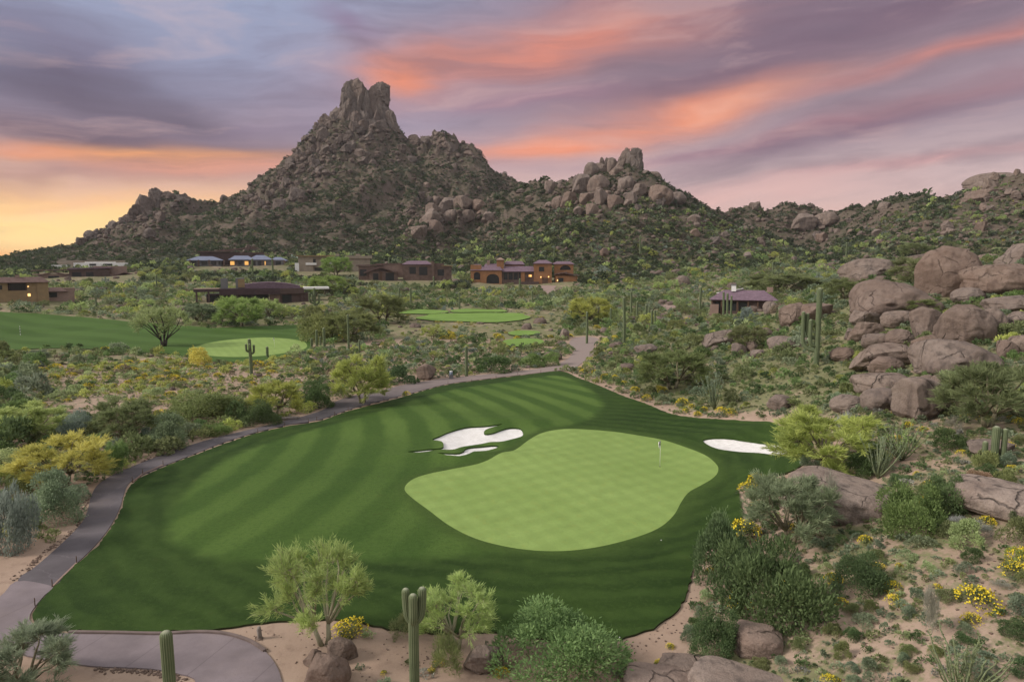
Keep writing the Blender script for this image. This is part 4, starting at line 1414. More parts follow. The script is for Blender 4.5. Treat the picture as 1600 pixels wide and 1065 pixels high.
# the summit: a stack of giant angular slabs standing on the peak
PEAK = [
    (526, 144, 552, 204, 0, 0.24, 'leaning outer slab on the left flank of the summit', 796),
    (534, 124, 560, 186, 1, 0.16, 'tall leaning slab left of the highest block', 799),
    (543, 121, 571, 170, 2, 0.04, 'highest block of the mountain summit', 801),
    (556, 134, 578, 190, 3, 0, 'slab right of the highest summit block', 799),
    (566, 140, 586, 196, 4, 0, 'low block in the notch of the summit', 797),
    (578, 130, 600, 176, 5, 0.03, 'square block on the right top of the summit', 799),
    (588, 128, 607, 160, 6, -0.06, 'small cap block at the right end of the summit', 801),
    (586, 152, 614, 208, 7, -0.12, 'upper buttress on the right flank of the summit', 794),
    (606, 172, 622, 214, 8, -0.2, 'last step of rock on the right edge of the summit', 790),
    (518, 164, 538, 215, 9, 0.3, 'upper block of the left summit shoulder', 793),
    (505, 178, 527, 228, 10, 0.38, 'middle block of the left summit shoulder', 790),
    (494, 193, 514, 240, 11, 0.42, 'lowest block of the left summit shoulder', 786),
    (540, 168, 562, 222, 12, 0.1, 'left part of the rock face under the summit', 790),
    (558, 172, 580, 228, 13, 0, 'middle part of the rock face under the summit', 789),
    (576, 172, 598, 230, 14, -0.06, 'right part of the rock face under the summit', 788),
    (592, 186, 612, 236, 15, -0.12, 'broken block below the right buttress', 784),
    (522, 205, 546, 240, 16, 0.3, 'ledge block under the left summit shoulder', 778),
    (545, 215, 572, 250, 17, 0.1, 'reddish crag below the middle of the summit', 770),
    (674, 203, 684, 226, 18, 0.1, 'little pinnacle on the ridge right of the summit', 778),
    (684, 206, 698, 228, 19, 0, 'stubby pinnacle on the ridge right of the summit', 776),
    (658, 211, 676, 234, 20, 0.15, 'jagged block on the ridge right of the summit', 780),
    (699, 213, 716, 234, 21, -0.1, 'right end block of the jagged ridge', 772),
    (640, 209, 656, 230, 22, 0.1, 'left end block of the jagged ridge', 784),
    (718, 222, 734, 242, 23, -0.15, 'block where the jagged ridge starts to fall', 768),
    (478, 216, 500, 254, 24, 0.45, 'upper tilted slab on the left ridge of the mountain', 784),
    (462, 232, 486, 274, 25, 0.5, 'long tilted slab on the left ridge of the mountain', 776),
    (482, 246, 510, 282, 26, 0.55, 'tilted slab beside the long one on the left ridge', 765),
    (448, 246, 468, 284, 27, 0.5, 'thin tilted slab on the left ridge', 778),
    (436, 262, 460, 298, 28, 0.5, 'lower tilted slab on the left ridge of the mountain', 772),
    (456, 276, 484, 306, 29, 0.55, 'tilted slab under the lower one on the left ridge', 758),
    (418, 276, 440, 310, 30, 0.5, 'low tilted slab where the left ridge flattens', 774),
    (400, 288, 422, 322, 31, 0.45, 'lowest slab of the left ridge', 772),
    (424, 298, 450, 328, 32, 0.5, 'slab at the foot of the left ridge', 758),
    (218, 300, 240, 346, 33, 0.3, 'steep crag on the left spur', 754),
    (236, 293, 258, 335, 34, 0.1, 'top crag of the left spur', 758),
    (202, 318, 222, 356, 35, 0.35, 'second crag down on the left spur', 750),
    (186, 336, 206, 370, 36, 0.35, 'lower crag on the left spur', 745),
    (254, 298, 278, 332, 37, -0.05, 'right crag of the left spur', 756),
    (272, 302, 294, 330, 38, -0.1, 'small crag right on the left spur', 756),
    (168, 350, 192, 380, 3, 0.35, 'fourth crag down on the left spur', 748),
]
for u0, v0, u1, v1, k, tl, lb, rr in PEAK:
    place_rock(u0 - 2, v0, u1 + 2, v1, ROCK_PEAK, k, lb, rr, tl, yaw=rockrng.uniform(-0.5, 0.5) + (k % 4) * 1.5708, sink=0.3, deep=1.0, group='crags of the mountain', name='rock_crag')['category'] = 'crag'

# scattered boulders over the hills, laid out by sight lines so that each one shows
def multi_hit(us, vs, step=150):
    out = []
    for a in range(0, len(us), step):
        d = ray(us[a:a + step], vs[a:a + step]); h = np.hypot(d[:, 0], d[:, 1])
        X, Y = d[:, 0:1] / h[:, None] * _RS, d[:, 1:2] / h[:, None] * _RS
        Zr = CZ + (d[:, 2] / h)[:, None] * _RS
        below = Zr <= Hq(X.ravel(), Y.ravel()).reshape(X.shape)
        i = below.argmax(1); ok = below.any(1)
        k = np.arange(len(i))
        out.append(np.column_stack([X[k, i], Y[k, i], Hq(X[k, i], Y[k, i]), ok, _RS[i]]))
    return np.concatenate(out)


rr = np.random.default_rng(23)
us, vs = rr.uniform(90, 1640, 17000), rr.uniform(175, 455, 17000)
ph = multi_hit(us, vs)
pz, pb = ph[:, 2], base_h(ph[:, 0], ph[:, 1])
ok = (ph[:, 3] > 0) & (ph[:, 4] > 230) & (ph[:, 4] < 900) & (rr.uniform(0, 1, len(us)) < rocky(us, vs) * (0.45 + 0.9 * fbm2(us / 30, vs / 16, 5))) & ((pz - pb > 3) | (rr.uniform(0, 1, len(us)) < 0.25))
us, vs, ph = us[ok], vs[ok], ph[ok]
dens = rocky(us, vs)
szp = np.exp(rr.normal(1.18, 0.62, len(us))) * (0.75 + 0.8 * dens)        # width in photo pixels
szp = np.clip(szp, 1.6, 22)
order = np.argsort(-szp)
N_ROCK_OBJ = 292 - len(HAND_ROCKS)
stuffrocks = []
for n_, i in enumerate(order):
    wpx, hpx = szp[i], szp[i] * rr.uniform(0.5, 0.95)
    if n_ < N_ROCK_OBJ:
        o = place_rock(us[i] - wpx / 2, vs[i] - hpx, us[i] + wpx / 2, vs[i], ROCK_CRAG if us[i] < 640 or rr.random() < 0.3 else ROCK_BLOCK, int(rr.integers(6)), None, None, rr.uniform(-0.3, 0.3), rr.uniform(-3, 3), group='boulders strewn over the hills', foot=False)
        AUTO.append((o, 'boulder', us[i], vs[i]))
    else:
        dep = float(project(*ph[i, :3])[2])
        stuffrocks.append((ph[i, 0], ph[i, 1], ph[i, 2], wpx * dep / F / 2, hpx * dep / F / 2))
# rocks of the lower ground, many and small
def scatter_world(n, r0, r1, a0, a1, seed, pw=1.0):
    g = np.random.default_rng(seed)
    a = np.radians(g.uniform(a0, a1, n))
    r = (g.uniform(r0 ** (pw + 1), r1 ** (pw + 1), n)) ** (1 / (pw + 1))
    return r * np.sin(a), r * np.cos(a), r, a, g


def merged(name, protos, inst, mat, parent=None, attrs=None):
    """one mesh out of many placed copies; inst: rows x, y, z, sx, sy, sz, yaw, proto; attrs: rows of col (3) + tint (1)"""
    Vs, Ts, As, n = [], [], [], 0
    inst = np.asarray(inst, float)
    for k, (PV, PT, ptint) in enumerate(protos):
        sel = np.where(inst[:, 7].astype(int) == k)[0]
        if not len(sel):
            continue
        I = inst[sel]
        c, s = np.cos(I[:, 6])[:, None], np.sin(I[:, 6])[:, None]
        x, y, z = PV[None, :, 0] * I[:, 3:4], PV[None, :, 1] * I[:, 4:5], PV[None, :, 2] * I[:, 5:6]
        W = np.stack([x * c - y * s + I[:, 0:1], x * s + y * c + I[:, 1:2], z + I[:, 2:3]], -1)
        m = len(PV)
        Vs.append(W.reshape(-1, 3))
        Ts.append((PT[None] + (np.arange(len(sel)) * m)[:, None, None] + n).reshape(-1, PT.shape[1]))
        if attrs is not None:
            As.append(np.concatenate([np.repeat(attrs[sel, :3], m, 0), np.clip(np.tile(ptint, len(sel)) + np.repeat(attrs[sel, 3], m), 0, 1)[:, None]], 1))
        n += len(sel) * m
    at = {}
    if attrs is not None:
        A = np.concatenate(As)
        at = {'col': A[:, :3], 'tint': A[:, 3]}
    fs = {}
    for T in Ts:
        fs.setdefault(T.shape[1], []).append(T)
    o = link(name, make_mesh(name, np.concatenate(Vs), [np.concatenate(f) for f in fs.values()], [mat], attrs is None, **at), parent)
    return o


inst = []
for x, y, z, sx, sz in stuffrocks:
    inst.append((x, y, z + sz * 0.3, sx, sx * 0.9, sz, rr.uniform(0, 6.28), rr.integers(5)))
x, y, r, a, g = scatter_world(6500, 60, 430, -41, 41, 31, 0.6)
cl = fbm2(x / 18, y / 18, 71)
u_, v_, d_ = project(x, y, Hq(x, y))
ok = ~blocked(np.column_stack([x, y]), 1.2) & (g.uniform(0, 1, len(x)) < np.clip((cl - 0.42) * 3.2, 0, 1) * np.where((u_ > 930) & (v_ > 300), 1.0, 0.25))
for i in np.where(ok)[0]:
    s = math.exp(g.normal(-0.75, 0.5)) * (1 + r[i] / 400)
    inst.append((x[i], y[i], float(Hq(x[i], y[i])[0]) + s * 0.15, s, s * g.uniform(0.7, 1.1), s * g.uniform(0.45, 0.8), g.uniform(0, 6.28), g.integers(5)))
o = merged('hillside_rocks', [(V_, T_, None) for V_, T_ in SMALL_ROCK], inst, M['crag'])
tag(o, 'loose rocks strewn through the scrub of the slopes', None, None, 'stuff')

# small stones along the path edges and on the sand
inst = []
g = np.random.default_rng(41)


def stones(px, n, wpx, s0, s1):
    for _ in range(n):
        k = g.integers(len(px) - 1); t = g.random()
        u = px[k][0] + (px[k + 1][0] - px[k][0]) * t + g.normal(0, wpx); v = px[k][1] + (px[k + 1][1] - px[k][1]) * t + g.normal(0, wpx * 0.6)
        x, y, z = hit(u, v)
        s = g.uniform(s0, s1)
        if blocked([(x, y)], 0.02)[0]:
            continue
        inst.append((x, y, z + s * 0.25, s, s * g.uniform(0.6, 1), s * 0.6, g.uniform(0, 6.28), g.integers(4)))


stones([(140, 775), (130, 800), (120, 825), (100, 842), (75, 860), (48, 885), (20, 908)], 170, 3.0, 0.03, 0.09)
stones([(150, 1047), (200, 1049), (250, 1053), (290, 1064)], 160, 4.0, 0.03, 0.085)
stones([(330, 690), (300, 698), (250, 712), (220, 722)], 60, 2.0, 0.04, 0.12)
stones([(1085, 900), (1075, 950), (1060, 975), (1030, 990), (985, 1010), (960, 1020)], 90, 14.0, 0.02, 0.06)
stones([(1158, 770), (1168, 800), (1165, 830)], 35, 6.0, 0.02, 0.05)
stones([(1290, 1040), (1400, 960), (1480, 900), (1560, 870), (1590, 940), (1500, 1040)], 260, 45.0, 0.02, 0.07)
stones([(350, 1000), (450, 1000), (600, 1010), (700, 1030), (560, 1050), (420, 1010)], 140, 18.0, 0.015, 0.05)
tag(merged('gravel', [(V_, T_, None) for V_, T_ in TINY_ROCK], inst, M['rock']), 'small stones along the path edges and bare sand', None, None, 'stuff')

# ------------------------------------------------------------------ plants: building blocks
def unit(v):
    return v / (np.linalg.norm(v, axis=-1, keepdims=True) + 1e-9)


def leaves(P, Dr, L, W, g, fold=0.0):
    """flat pointed leaves: base P, direction Dr"""
    n = len(P)
    S = unit(np.cross(Dr, unit(g.normal(size=(n, 3)))))
    L = np.broadcast_to(L, (n,))[:, None]; W = np.broadcast_to(W, (n,))[:, None]
    V = np.stack([P, P + Dr * L * 0.5 + S * W * 0.5, P + Dr * L, P + Dr * L * 0.5 - S * W * 0.5], 1).reshape(-1, 3)
    Q = np.arange(4 * n).reshape(n, 4)
    return V, Q


def dome(seed, n, L, W, lumps=16, flat=1.0, core=0.55, up=0.35, jag=0.0):
    """rounded shrub: leaves over overlapping clumps; half-width 1, height about 1"""
    g = np.random.default_rng(seed)
    th = g.uniform(0, 2 * np.pi, lumps)
    el_ = np.arcsin(g.uniform(0.0, 1.0, lumps))
    rad = g.uniform(0.36, 0.84, lumps)
    Cn = np.stack([np.cos(th) * np.cos(el_) * rad, np.sin(th) * np.cos(el_) * rad, np.sin(el_) * rad * flat + 0.08], 1)
    lr = g.uniform(0.16, 0.42, lumps)
    k = g.choice(lumps, n, p=lr ** 2 / np.sum(lr ** 2))
    d = unit(g.normal(size=(n, 3)) + unit(Cn)[k] * 0.9 + np.array([0, 0, up]))
    rr_ = lr[k] * (core + (1 - core) * g.random(n) ** 0.5) * (1 + jag * g.random(n) ** 4)
    P = Cn[k] + d * rr_[:, None]
    P[:, 2] = np.abs(P[:, 2])
    Dr = unit(d + g.normal(size=(n, 3)) * 0.55 + np.array([0, 0, 0.3]))
    V, Q = leaves(P, Dr, L * g.uniform(0.6, 1.3, n), W * g.uniform(0.7, 1.2, n), g)
    lt = g.uniform(-0.16, 0.16, lumps)
    tint = np.repeat(np.clip(0.5 + lt[k] + g.normal(0, 0.14, n), 0, 1), 4)
    return V, Q, tint


def leafmesh(name, seed, n, L, W, mats=None, **kw):
    V, Q, t = dome(seed, n, L, W, **kw)
    return make_mesh(name, V, [Q], [mats or M['leaf']], False, tint=t)


BUSH_BIG = [leafmesh('foliage', 200 + i, 11000, 0.072, 0.030, lumps=26, jag=0.35, core=0.45) for i in range(4)]      # for the largest shrubs near the drone
BUSH = [leafmesh('foliage', 210 + i, 3600, 0.11, 0.050, lumps=17, jag=0.35) for i in range(5)]
BUSH_MID = [leafmesh('foliage', 220 + i, 800, 0.19, 0.10, lumps=11, jag=0.3) for i in range(5)]
MOUND = [leafmesh('foliage', 230 + i, 1300, 0.17, 0.055, lumps=9, flat=0.75, core=0.75, up=0.5, jag=0.1) for i in range(4)]
WISPY = [leafmesh('foliage', 240 + i, 2600, 0.20, 0.018, lumps=12, flat=1.0, core=0.2, up=0.5, jag=0.5) for i in range(3)]
FLOWERS = []
for i in range(3):
    g = np.random.default_rng(250 + i)
    n = 420
    d = unit(g.normal(size=(n, 3)) + np.array([0, 0, 0.9])); d[:, 2] = np.abs(d[:, 2])
    P = d * (np.array([0.98, 0.98, 0.85]) * g.uniform(0.92, 1.16, n)[:, None])
    keep = fbm2(P[:, 0] * 2.2 + 5 * i, P[:, 1] * 2.2, 4) > 0.40
    P = P[keep]
    V, Q = leaves(P, unit(g.normal(size=P.shape) + np.array([0, 0, 0.4])), 0.12, 0.10, g)
    FLOWERS.append(make_mesh('flowers', V, [Q], [M['flower']], False))


def palo(seed, lumps=13, sub=26, blades=34, bl=0.10, bw=0.0065, low=0.30, bark='bark', lean=0.0, up=0.55, lr=(0.12, 0.19), trunks=2):
    """a thin leafed desert tree of height 1: forked trunks, limbs out to each plume, plumes of fine green twigs"""
    g = np.random.default_rng(seed)
    tb = MB()
    stems = []
    for k in range(trunks):
        a0 = 2 * np.pi * (k / trunks) + g.uniform(-0.5, 0.5)
        e = np.array([math.cos(a0) * 0.07 + lean * 0.12, math.sin(a0) * 0.07, g.uniform(0.16, 0.26)])
        b0 = np.array([math.cos(a0) * 0.02, math.sin(a0) * 0.02, -0.05])
        tb.tube([b0, b0 * 0.5 + e * 0.5 + g.normal(0, 0.012, 3), e], [0.030, 0.024, 0.019], 7)
        stems.append(e)
    P, Dr, tn = [], [], []
    for i in range(lumps):
        a0 = 2 * np.pi * (i * 0.618) + g.uniform(-0.4, 0.4)
        f = (i + 0.5) / lumps
        zz = low + (0.86 - low) * f ** 0.8 + g.uniform(-0.05, 0.05)
        out = 0.40 * math.sqrt(max(0.04, 1 - ((zz - low - 0.12) / (0.98 - low)) ** 2)) * g.uniform(0.6, 1.1)
        c = np.array([math.cos(a0) * out + lean * (zz - 0.2) * 0.5, math.sin(a0) * out, zz])
        st = stems[int(np.argmin([np.linalg.norm(c[:2] - e[:2]) for e in stems]))]
        mid = st * 0.45 + c * 0.55 + np.append(g.normal(0, 0.03, 2), 0.02)
        tb.tube([st, st * 0.7 + mid * 0.3 + g.normal(0, 0.012, 3), mid, mid * 0.4 + c * 0.6 + g.normal(0, 0.015, 3), c], [0.016, 0.013, 0.010, 0.007, 0.004], 6)
        L_ = g.uniform(*lr)
        lt = g.uniform(-0.14, 0.14)
        for j in range(sub):
            d = unit(g.normal(size=3) + unit(c - [0, 0, 0.35]) * 0.8 + np.array([0, 0, up]))
            q = c + g.normal(0, 0.03, 3)
            tip = q + d * L_ * g.uniform(0.5, 1.25)
            if j % 2 == 0:
                tb.tube([q, q * 0.5 + tip * 0.5 + g.normal(0, 0.008, 3), tip], [0.0034, 0.0024, 0.0012], 4)
            n = int(blades * g.uniform(0.6, 1.4))
            t = g.uniform(0.25, 1.0, n)[:, None]
            P.append(q + (tip - q) * t + g.normal(0, 0.010, (n, 3)))
            Dr.append(unit(d + g.normal(0, 0.42, (n, 3)) + np.array([0, 0, 0.22])))
            tn.append(np.clip(0.5 + lt + g.uniform(-0.1, 0.1) + g.normal(0, 0.11, n), 0, 1))
    P, Dr, tn = np.concatenate(P), np.concatenate(Dr), np.concatenate(tn)
    V, Q = leaves(P, Dr, bl * g.uniform(0.5, 1.3, len(P)), bw * g.uniform(0.7, 1.3, len(P)), g)
    top, wid = V[:, 2].max(), np.percentile(np.abs(V[:, :2]), 99)
    tm = tb.mesh('trunk', M[bark])
    cm = make_mesh('crown', V, [Q], [M['leaf']], False, tint=np.repeat(tn, 4))
    return tm, cm, top, wid


PALO_NEAR = [palo(300 + i, 18, 24, 36, 0.072, 0.0052, low=0.38 - 0.10 * i, bark='bark_pale', lean=0.25 - 0.2 * i, up=0.8, lr=(0.10, 0.17)) for i in range(2)]
PALO_FULL = [palo(310 + i, 20, 24, 36, 0.085, 0.0074, low=0.20, up=0.75, lr=(0.11, 0.18)) for i in range(4)]
PALO_MID = [palo(320 + i, 15, 14, 10, 0.11, 0.022, low=0.18, up=0.7) for i in range(5)]
MESQ = [palo(330, 15, 22, 14, 0.09, 0.012, low=0.42, bark='bark_dark', trunks=3)]


def ocotillo(seed, n=26, leafy=26):
    g = np.random.default_rng(seed)
    tb = MB(); P, Dr = [], []
    for i in range(n):
        a0 = g.uniform(0, 2 * np.pi); t = g.uniform(0.08, 0.75)
        h = g.uniform(0.65, 1.0)
        out = math.sin(t) * h * 0.9
        pts = np.array([[math.cos(a0) * out * s ** 0.85 + g.normal(0, 0.012), math.sin(a0) * out * s ** 0.85 + g.normal(0, 0.012), h * math.cos(t * 0.7) * s] for s in (0, 0.2, 0.45, 0.7, 0.88, 1.0)])
        tb.tube(pts, [0.014, 0.013, 0.011, 0.009, 0.007, 0.004], 5)
        for s in g.uniform(0.25, 1.0, leafy):
            k = min(int(s * 5), 4); f = s * 5 - k
            P.append(pts[k] * (1 - f) + pts[k + 1] * f); Dr.append(unit(g.normal(size=3) + [0, 0, 0.6]))
    V, Q = leaves(np.array(P), np.array(Dr), 0.045, 0.016, g)
    return tb.mesh('canes', M['cane']), make_mesh('foliage', V, [Q], [M['leaf']], False, tint=g.uniform(0.2, 0.8, len(V) // 4).repeat(4)), 1.0, 0.7


OCO = [ocotillo(340 + i) for i in range(3)]

COL = {'dark green': (0.122, 0.188, 0.067), 'olive': (0.224, 0.262, 0.097), 'grey green': (0.245, 0.309, 0.183), 'blue grey': (0.253, 0.317, 0.256), 'yellow green': (0.447, 0.494, 0.110),
       'bright green': (0.298, 0.425, 0.095), 'golden': (0.626, 0.556, 0.102), 'lush green': (0.190, 0.293, 0.088), 'brown': (0.245, 0.201, 0.129), 'grey': (0.373, 0.370, 0.315), 'reddish': (0.357, 0.232, 0.146), 'pale green': (0.365, 0.448, 0.190), 'palo green': (0.432, 0.532, 0.161)}
vr = np.random.default_rng(77)


def vary(c, k=0.14):
    f = 1 + vr.uniform(-k, k)
    m_ = sum(c) / 3
    c = [q * 0.86 + m_ * 0.14 for q in c]
    return (c[0] * f * (1 + vr.uniform(-0.06, 0.06)), c[1] * f, c[2] * f * (1 + vr.uniform(-0.1, 0.1)), 1)


def gpos(u, v, r=None):
    if r is None:
        return hit(u, v)
    x, y, _ = at_r(u, v, r)
    return x, y, float(Hq(x, y)[0])


def shrub(x, y, z, rx, h, colour, protos, name='desert_shrub', flowers=None, kind=None, group=None):
    o = link(name, protos[int(vr.integers(len(protos)))])
    o.location = (x, y, z - 0.06 * h)
    k = vr.uniform(0.72, 1.25)
    o.scale = (rx, rx * k, h * vr.uniform(0.85, 1.15))
    o.rotation_euler = (vr.uniform(-0.16, 0.16), vr.uniform(-0.16, 0.16), vr.uniform(0, 6.28))
    o.color = vary(COL[colour])
    o['category'] = kind or 'shrub'
    o['group'] = group or 'desert shrubs'
    if flowers:
        link('flowers', FLOWERS[int(vr.integers(3))], o)['kind'] = 'stuff'
    return o


def tree(x, y, z, w, h, colour, protos, name='palo_verde_tree', cat='tree', group='palo verde trees', crown='crown', trunk='trunk', yaw=None):
    tm, cm, top, wid = protos[int(vr.integers(len(protos)))]
    o = empty(name, (x, y, z), vr.uniform(0, 6.28) if yaw is None else yaw)
    sx, sz = w / 2 / wid, h / top
    o.scale = (sx, sx, sz)
    t = link(trunk, tm, o)
    c = link(crown, cm, o)
    c.color = vary(COL[colour], 0.08)
    o['category'] = cat; o['group'] = group
    return o


# ---- hand-placed shrubs and trees: u, base v, width px, height px, kind, colour, label, landmark phrase
HAND = [
    (508, 1008, 172, 172, 'PN', 'palo green', 'forked palo verde with bare pale trunk among boulders at the turf edge', 'forked palo verde'),
    (712, 1012, 138, 112, 'PN', 'palo green', 'low palo verde just right of the three headed saguaro', None),
    (1287, 742, 158, 112, 'PF', 'yellow green', 'wide yellow green palo verde beside the right bunker', 'yellow green palo verde by the bunker'),
    (1235, 850, 130, 122, 'PF', 'grey green', 'thin grey green palo verde in front of the very long boulder', 'grey green palo verde'),
    (566, 630, 92, 82, 'PF', 'yellow green', 'umbrella shaped palo verde on a bare trunk by the cart path', 'umbrella shaped palo verde'),
    (430, 650, 80, 60, 'PF', 'yellow green', 'round yellow green palo verde left of the umbrella shaped one', None),
    (1052, 608, 112, 66, 'PF', 'olive', 'broad olive palo verde on the slope above the yellow flowers', 'broad olive palo verde'),
    (255, 542, 82, 72, 'MQ', 'pale green', 'dark trunked mesquite standing alone at the far fairway', 'dark trunked mesquite'),
    (379, 511, 80, 52, 'PF', 'bright green', 'bright green palo verde behind the far green', 'bright green palo verde'),
    (312, 507, 46, 36, 'PF', 'grey green', 'grey green tree left of the bright green palo verde', None),
    (346, 506, 40, 32, 'PF', 'grey green', 'smaller grey green tree close to the bright green palo verde', None),
    (420, 498, 44, 34, 'PF', 'palo green', 'palo verde just right of the bright green one', None),
    (100, 760, 136, 84, 'PF', 'golden', 'golden flowering palo verde beside the cart path bend', 'golden palo verde'),
    (198, 692, 98, 78, 'PF', 'olive', 'tall olive palo verde above the bend of the cart path', None),
    (36, 690, 120, 64, 'PF', 'palo green', 'wide pale green palo verde at the edge left of the meadow', None),
    (28, 1090, 170, 122, 'PF', 'grey green', 'big grey green palo verde covering the concrete path corner', None),
    (1170, 545, 60, 40, 'PF', 'olive', 'small olive palo verde over the slanting slab', None),
    (1545, 668, 150, 112, 'PF', 'olive', 'very large olive palo verde right of the two tone boulder', 'very large olive palo verde'),
    (1225, 455, 110, 30, 'PF', 'olive', 'olive tree spreading behind the plum roofed house', None),
    (1440, 440, 84, 42, 'PF', 'olive', 'olive palo verde leaning on the left side of the egg shaped boulder', None),
    (1430, 402, 44, 24, 'PF', 'olive', 'small olive palo verde above the sloping slab boulder', None),
    (1430, 492, 60, 28, 'PF', 'olive', 'low olive tree growing out of the boulders under the layered dome', None),
    (1322, 466, 66, 34, 'PF', 'olive', 'olive palo verde left of the layered dome boulder', None),
    (525, 432, 46, 34, 'PF', 'bright green', 'fresh green tree in front of the flat roofed tan house', 'fresh green tree'),
    (920, 505, 70, 44, 'PF', 'yellow green', 'yellow green palo verde left of the tall saguaro near the path bend', None),
    (545, 532, 90, 50, 'PF', 'olive', 'olive palo verde right of the far green', None),
    (598, 505, 84, 50, 'PF', 'olive', 'olive palo verde between the tees and the far green', None),
    (510, 460, 60, 32, 'PF', 'bright green', 'green tree behind the many armed saguaro', None),
    (1182, 760, 30, 20, 'FL', 'olive', 'yellow flowering brittlebush at the turf tip beside the bunker', None),
    (545, 1000, 66, 26, 'FL', 'olive', 'yellow brittlebush behind the pinkish boulder under the palo verde', None),
    (872, 1092, 214, 122, 'BB', 'lush green', 'lush green jojoba bush below the turf edge', 'lush green jojoba bush'),
    (1128, 930, 100, 118, 'BB', 'dark green', 'tall leafy bush at the turf corner', 'tall leafy bush at the turf corner'),
    (1200, 1004, 190, 165, 'BB', 'dark green', 'largest dark green bush, right of the tall leafy one', 'largest dark green bush'),
    (1115, 1042, 78, 70, 'BB', 'dark green', 'round dark bush below the largest one', 'round dark bush'),
    (1424, 842, 112, 96, 'BB', 'lush green', 'dense round green bush in front of the very long boulder', 'dense round green bush'),
    (1474, 812, 74, 74, 'BB', 'dark green', 'dark bush behind the dense round green one', None),
    (1345, 752, 66, 54, 'BB', 'dark green', 'dark bush left of the sprawling ocotillo', None),
    (1342, 942, 100, 70, 'BB', 'dark green', 'dark rounded bush alone on the bare sand', 'dark bush on the bare sand'),
    (178, 742, 48, 56, 'BB', 'lush green', 'upright green bush right of the golden palo verde', None),
    (84, 822, 104, 74, 'BB', 'grey green', 'wide grey green bush under the golden palo verde', None),
    (14, 868, 70, 108, 'BB', 'blue grey', 'tall blue grey bush at the path side left of the golden palo verde', None),
    (262, 703, 86, 54, 'BB', 'grey green', 'big rounded grey green bush at the outer path bend', None),
    (122, 692, 66, 42, 'BB', 'blue grey', 'blue grey bush below the meadow', None),
    (330, 668, 136, 58, 'BB', 'olive', 'long olive hedge like bush beside the cart path', None),
    (338, 682, 48, 26, 'BB', 'lush green', 'small rounded green bush at the cart path edge', None),
    (490, 640, 66, 38, 'BB', 'dark green', 'dark rounded bush by the path fork', None),
    (405, 668, 54, 34, 'BB', 'dark green', 'dark bush under the round yellow green palo verde', None),
    (622, 602, 54, 36, 'BM', 'dark green', 'dark bush right of the umbrella shaped palo verde', None),
    (775, 585, 74, 27, 'BM', 'dark green', 'long dark bush beside the cart path and saguaro', 'long dark bush by the path'),
    (835, 575, 42, 22, 'BM', 'lush green', 'left one of the green bush pair near the path bend', None),
    (862, 573, 38, 20, 'BM', 'lush green', 'right one of the green bush pair near the path bend', None),
    (1408, 720, 130, 62, 'OC', 'bright green', 'sprawling ocotillo with pale green canes over the long boulder', 'sprawling ocotillo'),
    (1372, 748, 110, 70, 'OC', 'grey green', 'ocotillo standing behind the very long boulder', None),
    (1116, 640, 76, 60, 'OC', 'blue grey', 'bluish ocotillo above the yellow flowers by the turf', 'bluish ocotillo'),
    (1500, 1095, 210, 104, 'OC', 'olive', 'large green ocotillo in the corner over the desert floor', None),
    (1460, 1000, 40, 66, 'DS', 'grey', 'grey twiggy dead shrub on the bare sand', None),
    (1290, 822, 50, 62, 'DS', 'grey', 'pale dead shrub beside the grey green palo verde', None),
    (1315, 690, 40, 50, 'DS', 'grey', 'dead grey shrub right of the yellow green palo verde', None),
    (1400, 762, 46, 18, 'BB', 'dark green', 'low dark shrub at the foot of the sprawling ocotillo', None),
    (1530, 765, 56, 24, 'BM', 'reddish', 'reddish brown shrub above the long low slab', None),
    (640, 1000, 50, 40, 'WS', 'olive', 'wispy olive shrub left of the three headed saguaro', None),
    (700, 1070, 60, 56, 'WS', 'olive', 'wispy olive shrub right of the three headed saguaro', None),
    (1590, 825, 46, 34, 'BB', 'dark green', 'dark shrub in front of the long low slab', None),
    (1592, 888, 40, 36, 'FL', 'yellow green', 'yellow flowering bush at the edge of the bare sand', None),
    (310, 572, 58, 26, 'BM', 'golden', 'rusty golden shrub in front of the far green', None),
    (496, 535, 84, 44, 'BM', 'olive', 'olive thicket with yellow bloom right of the far green', None),
]
HAND_NEAR = {'PN': PALO_NEAR, 'PF': PALO_FULL, 'MQ': MESQ, 'OC': OCO}
for u, v, wpx, hpx, kd, colour, lb, lm in HAND:
    if v > 1066:                       # foot below the frame: keep the ground flat there
        x, y, z = hit(u, v)
    else:
        x, y, z = hit(u, v)
    dep = float(project(x, y, z)[2])
    W_, H_ = wpx * dep / F, hpx * dep / F
    th_ = math.atan2(CZ - z, math.hypot(x, y))
    if kd in ('BB', 'BM', 'FL', 'DS', 'WS'):
        H_ = max(0.55 * H_, (H_ - 0.42 * W_ * math.sin(th_)) / math.cos(th_))
        rr_h = math.hypot(x, y); x += x / rr_h * W_ * 0.36; y += y / rr_h * W_ * 0.36; z = float(Hq(x, y)[0])
    if kd in ('PN', 'PF', 'MQ'):
        o = tree(x, y, z, W_, H_, colour, HAND_NEAR[kd], 'mesquite_tree' if kd == 'MQ' else 'palo_verde_tree')
    elif kd == 'OC':
        o = tree(x, y, z, W_, H_, colour, OCO, 'ocotillo', 'ocotillo', 'ocotillos', 'foliage', 'canes')
    elif kd == 'FL':
        o = shrub(x, y, z, W_ / 2, H_, colour, MOUND, 'brittlebush', True, 'flowering shrub', 'yellow flowering brittlebushes')
    elif kd in ('DS', 'WS'):
        o = shrub(x, y, z, W_ / 2, H_, colour, WISPY)
    else:
        o = shrub(x, y, z, W_ / 2, H_, colour, BUSH_BIG if kd == 'BB' else BUSH)
    o['label'] = lb
    FOOT.append((x, y, W_ * 0.30))
    if lm:
        LAND.append((lm, u, v))
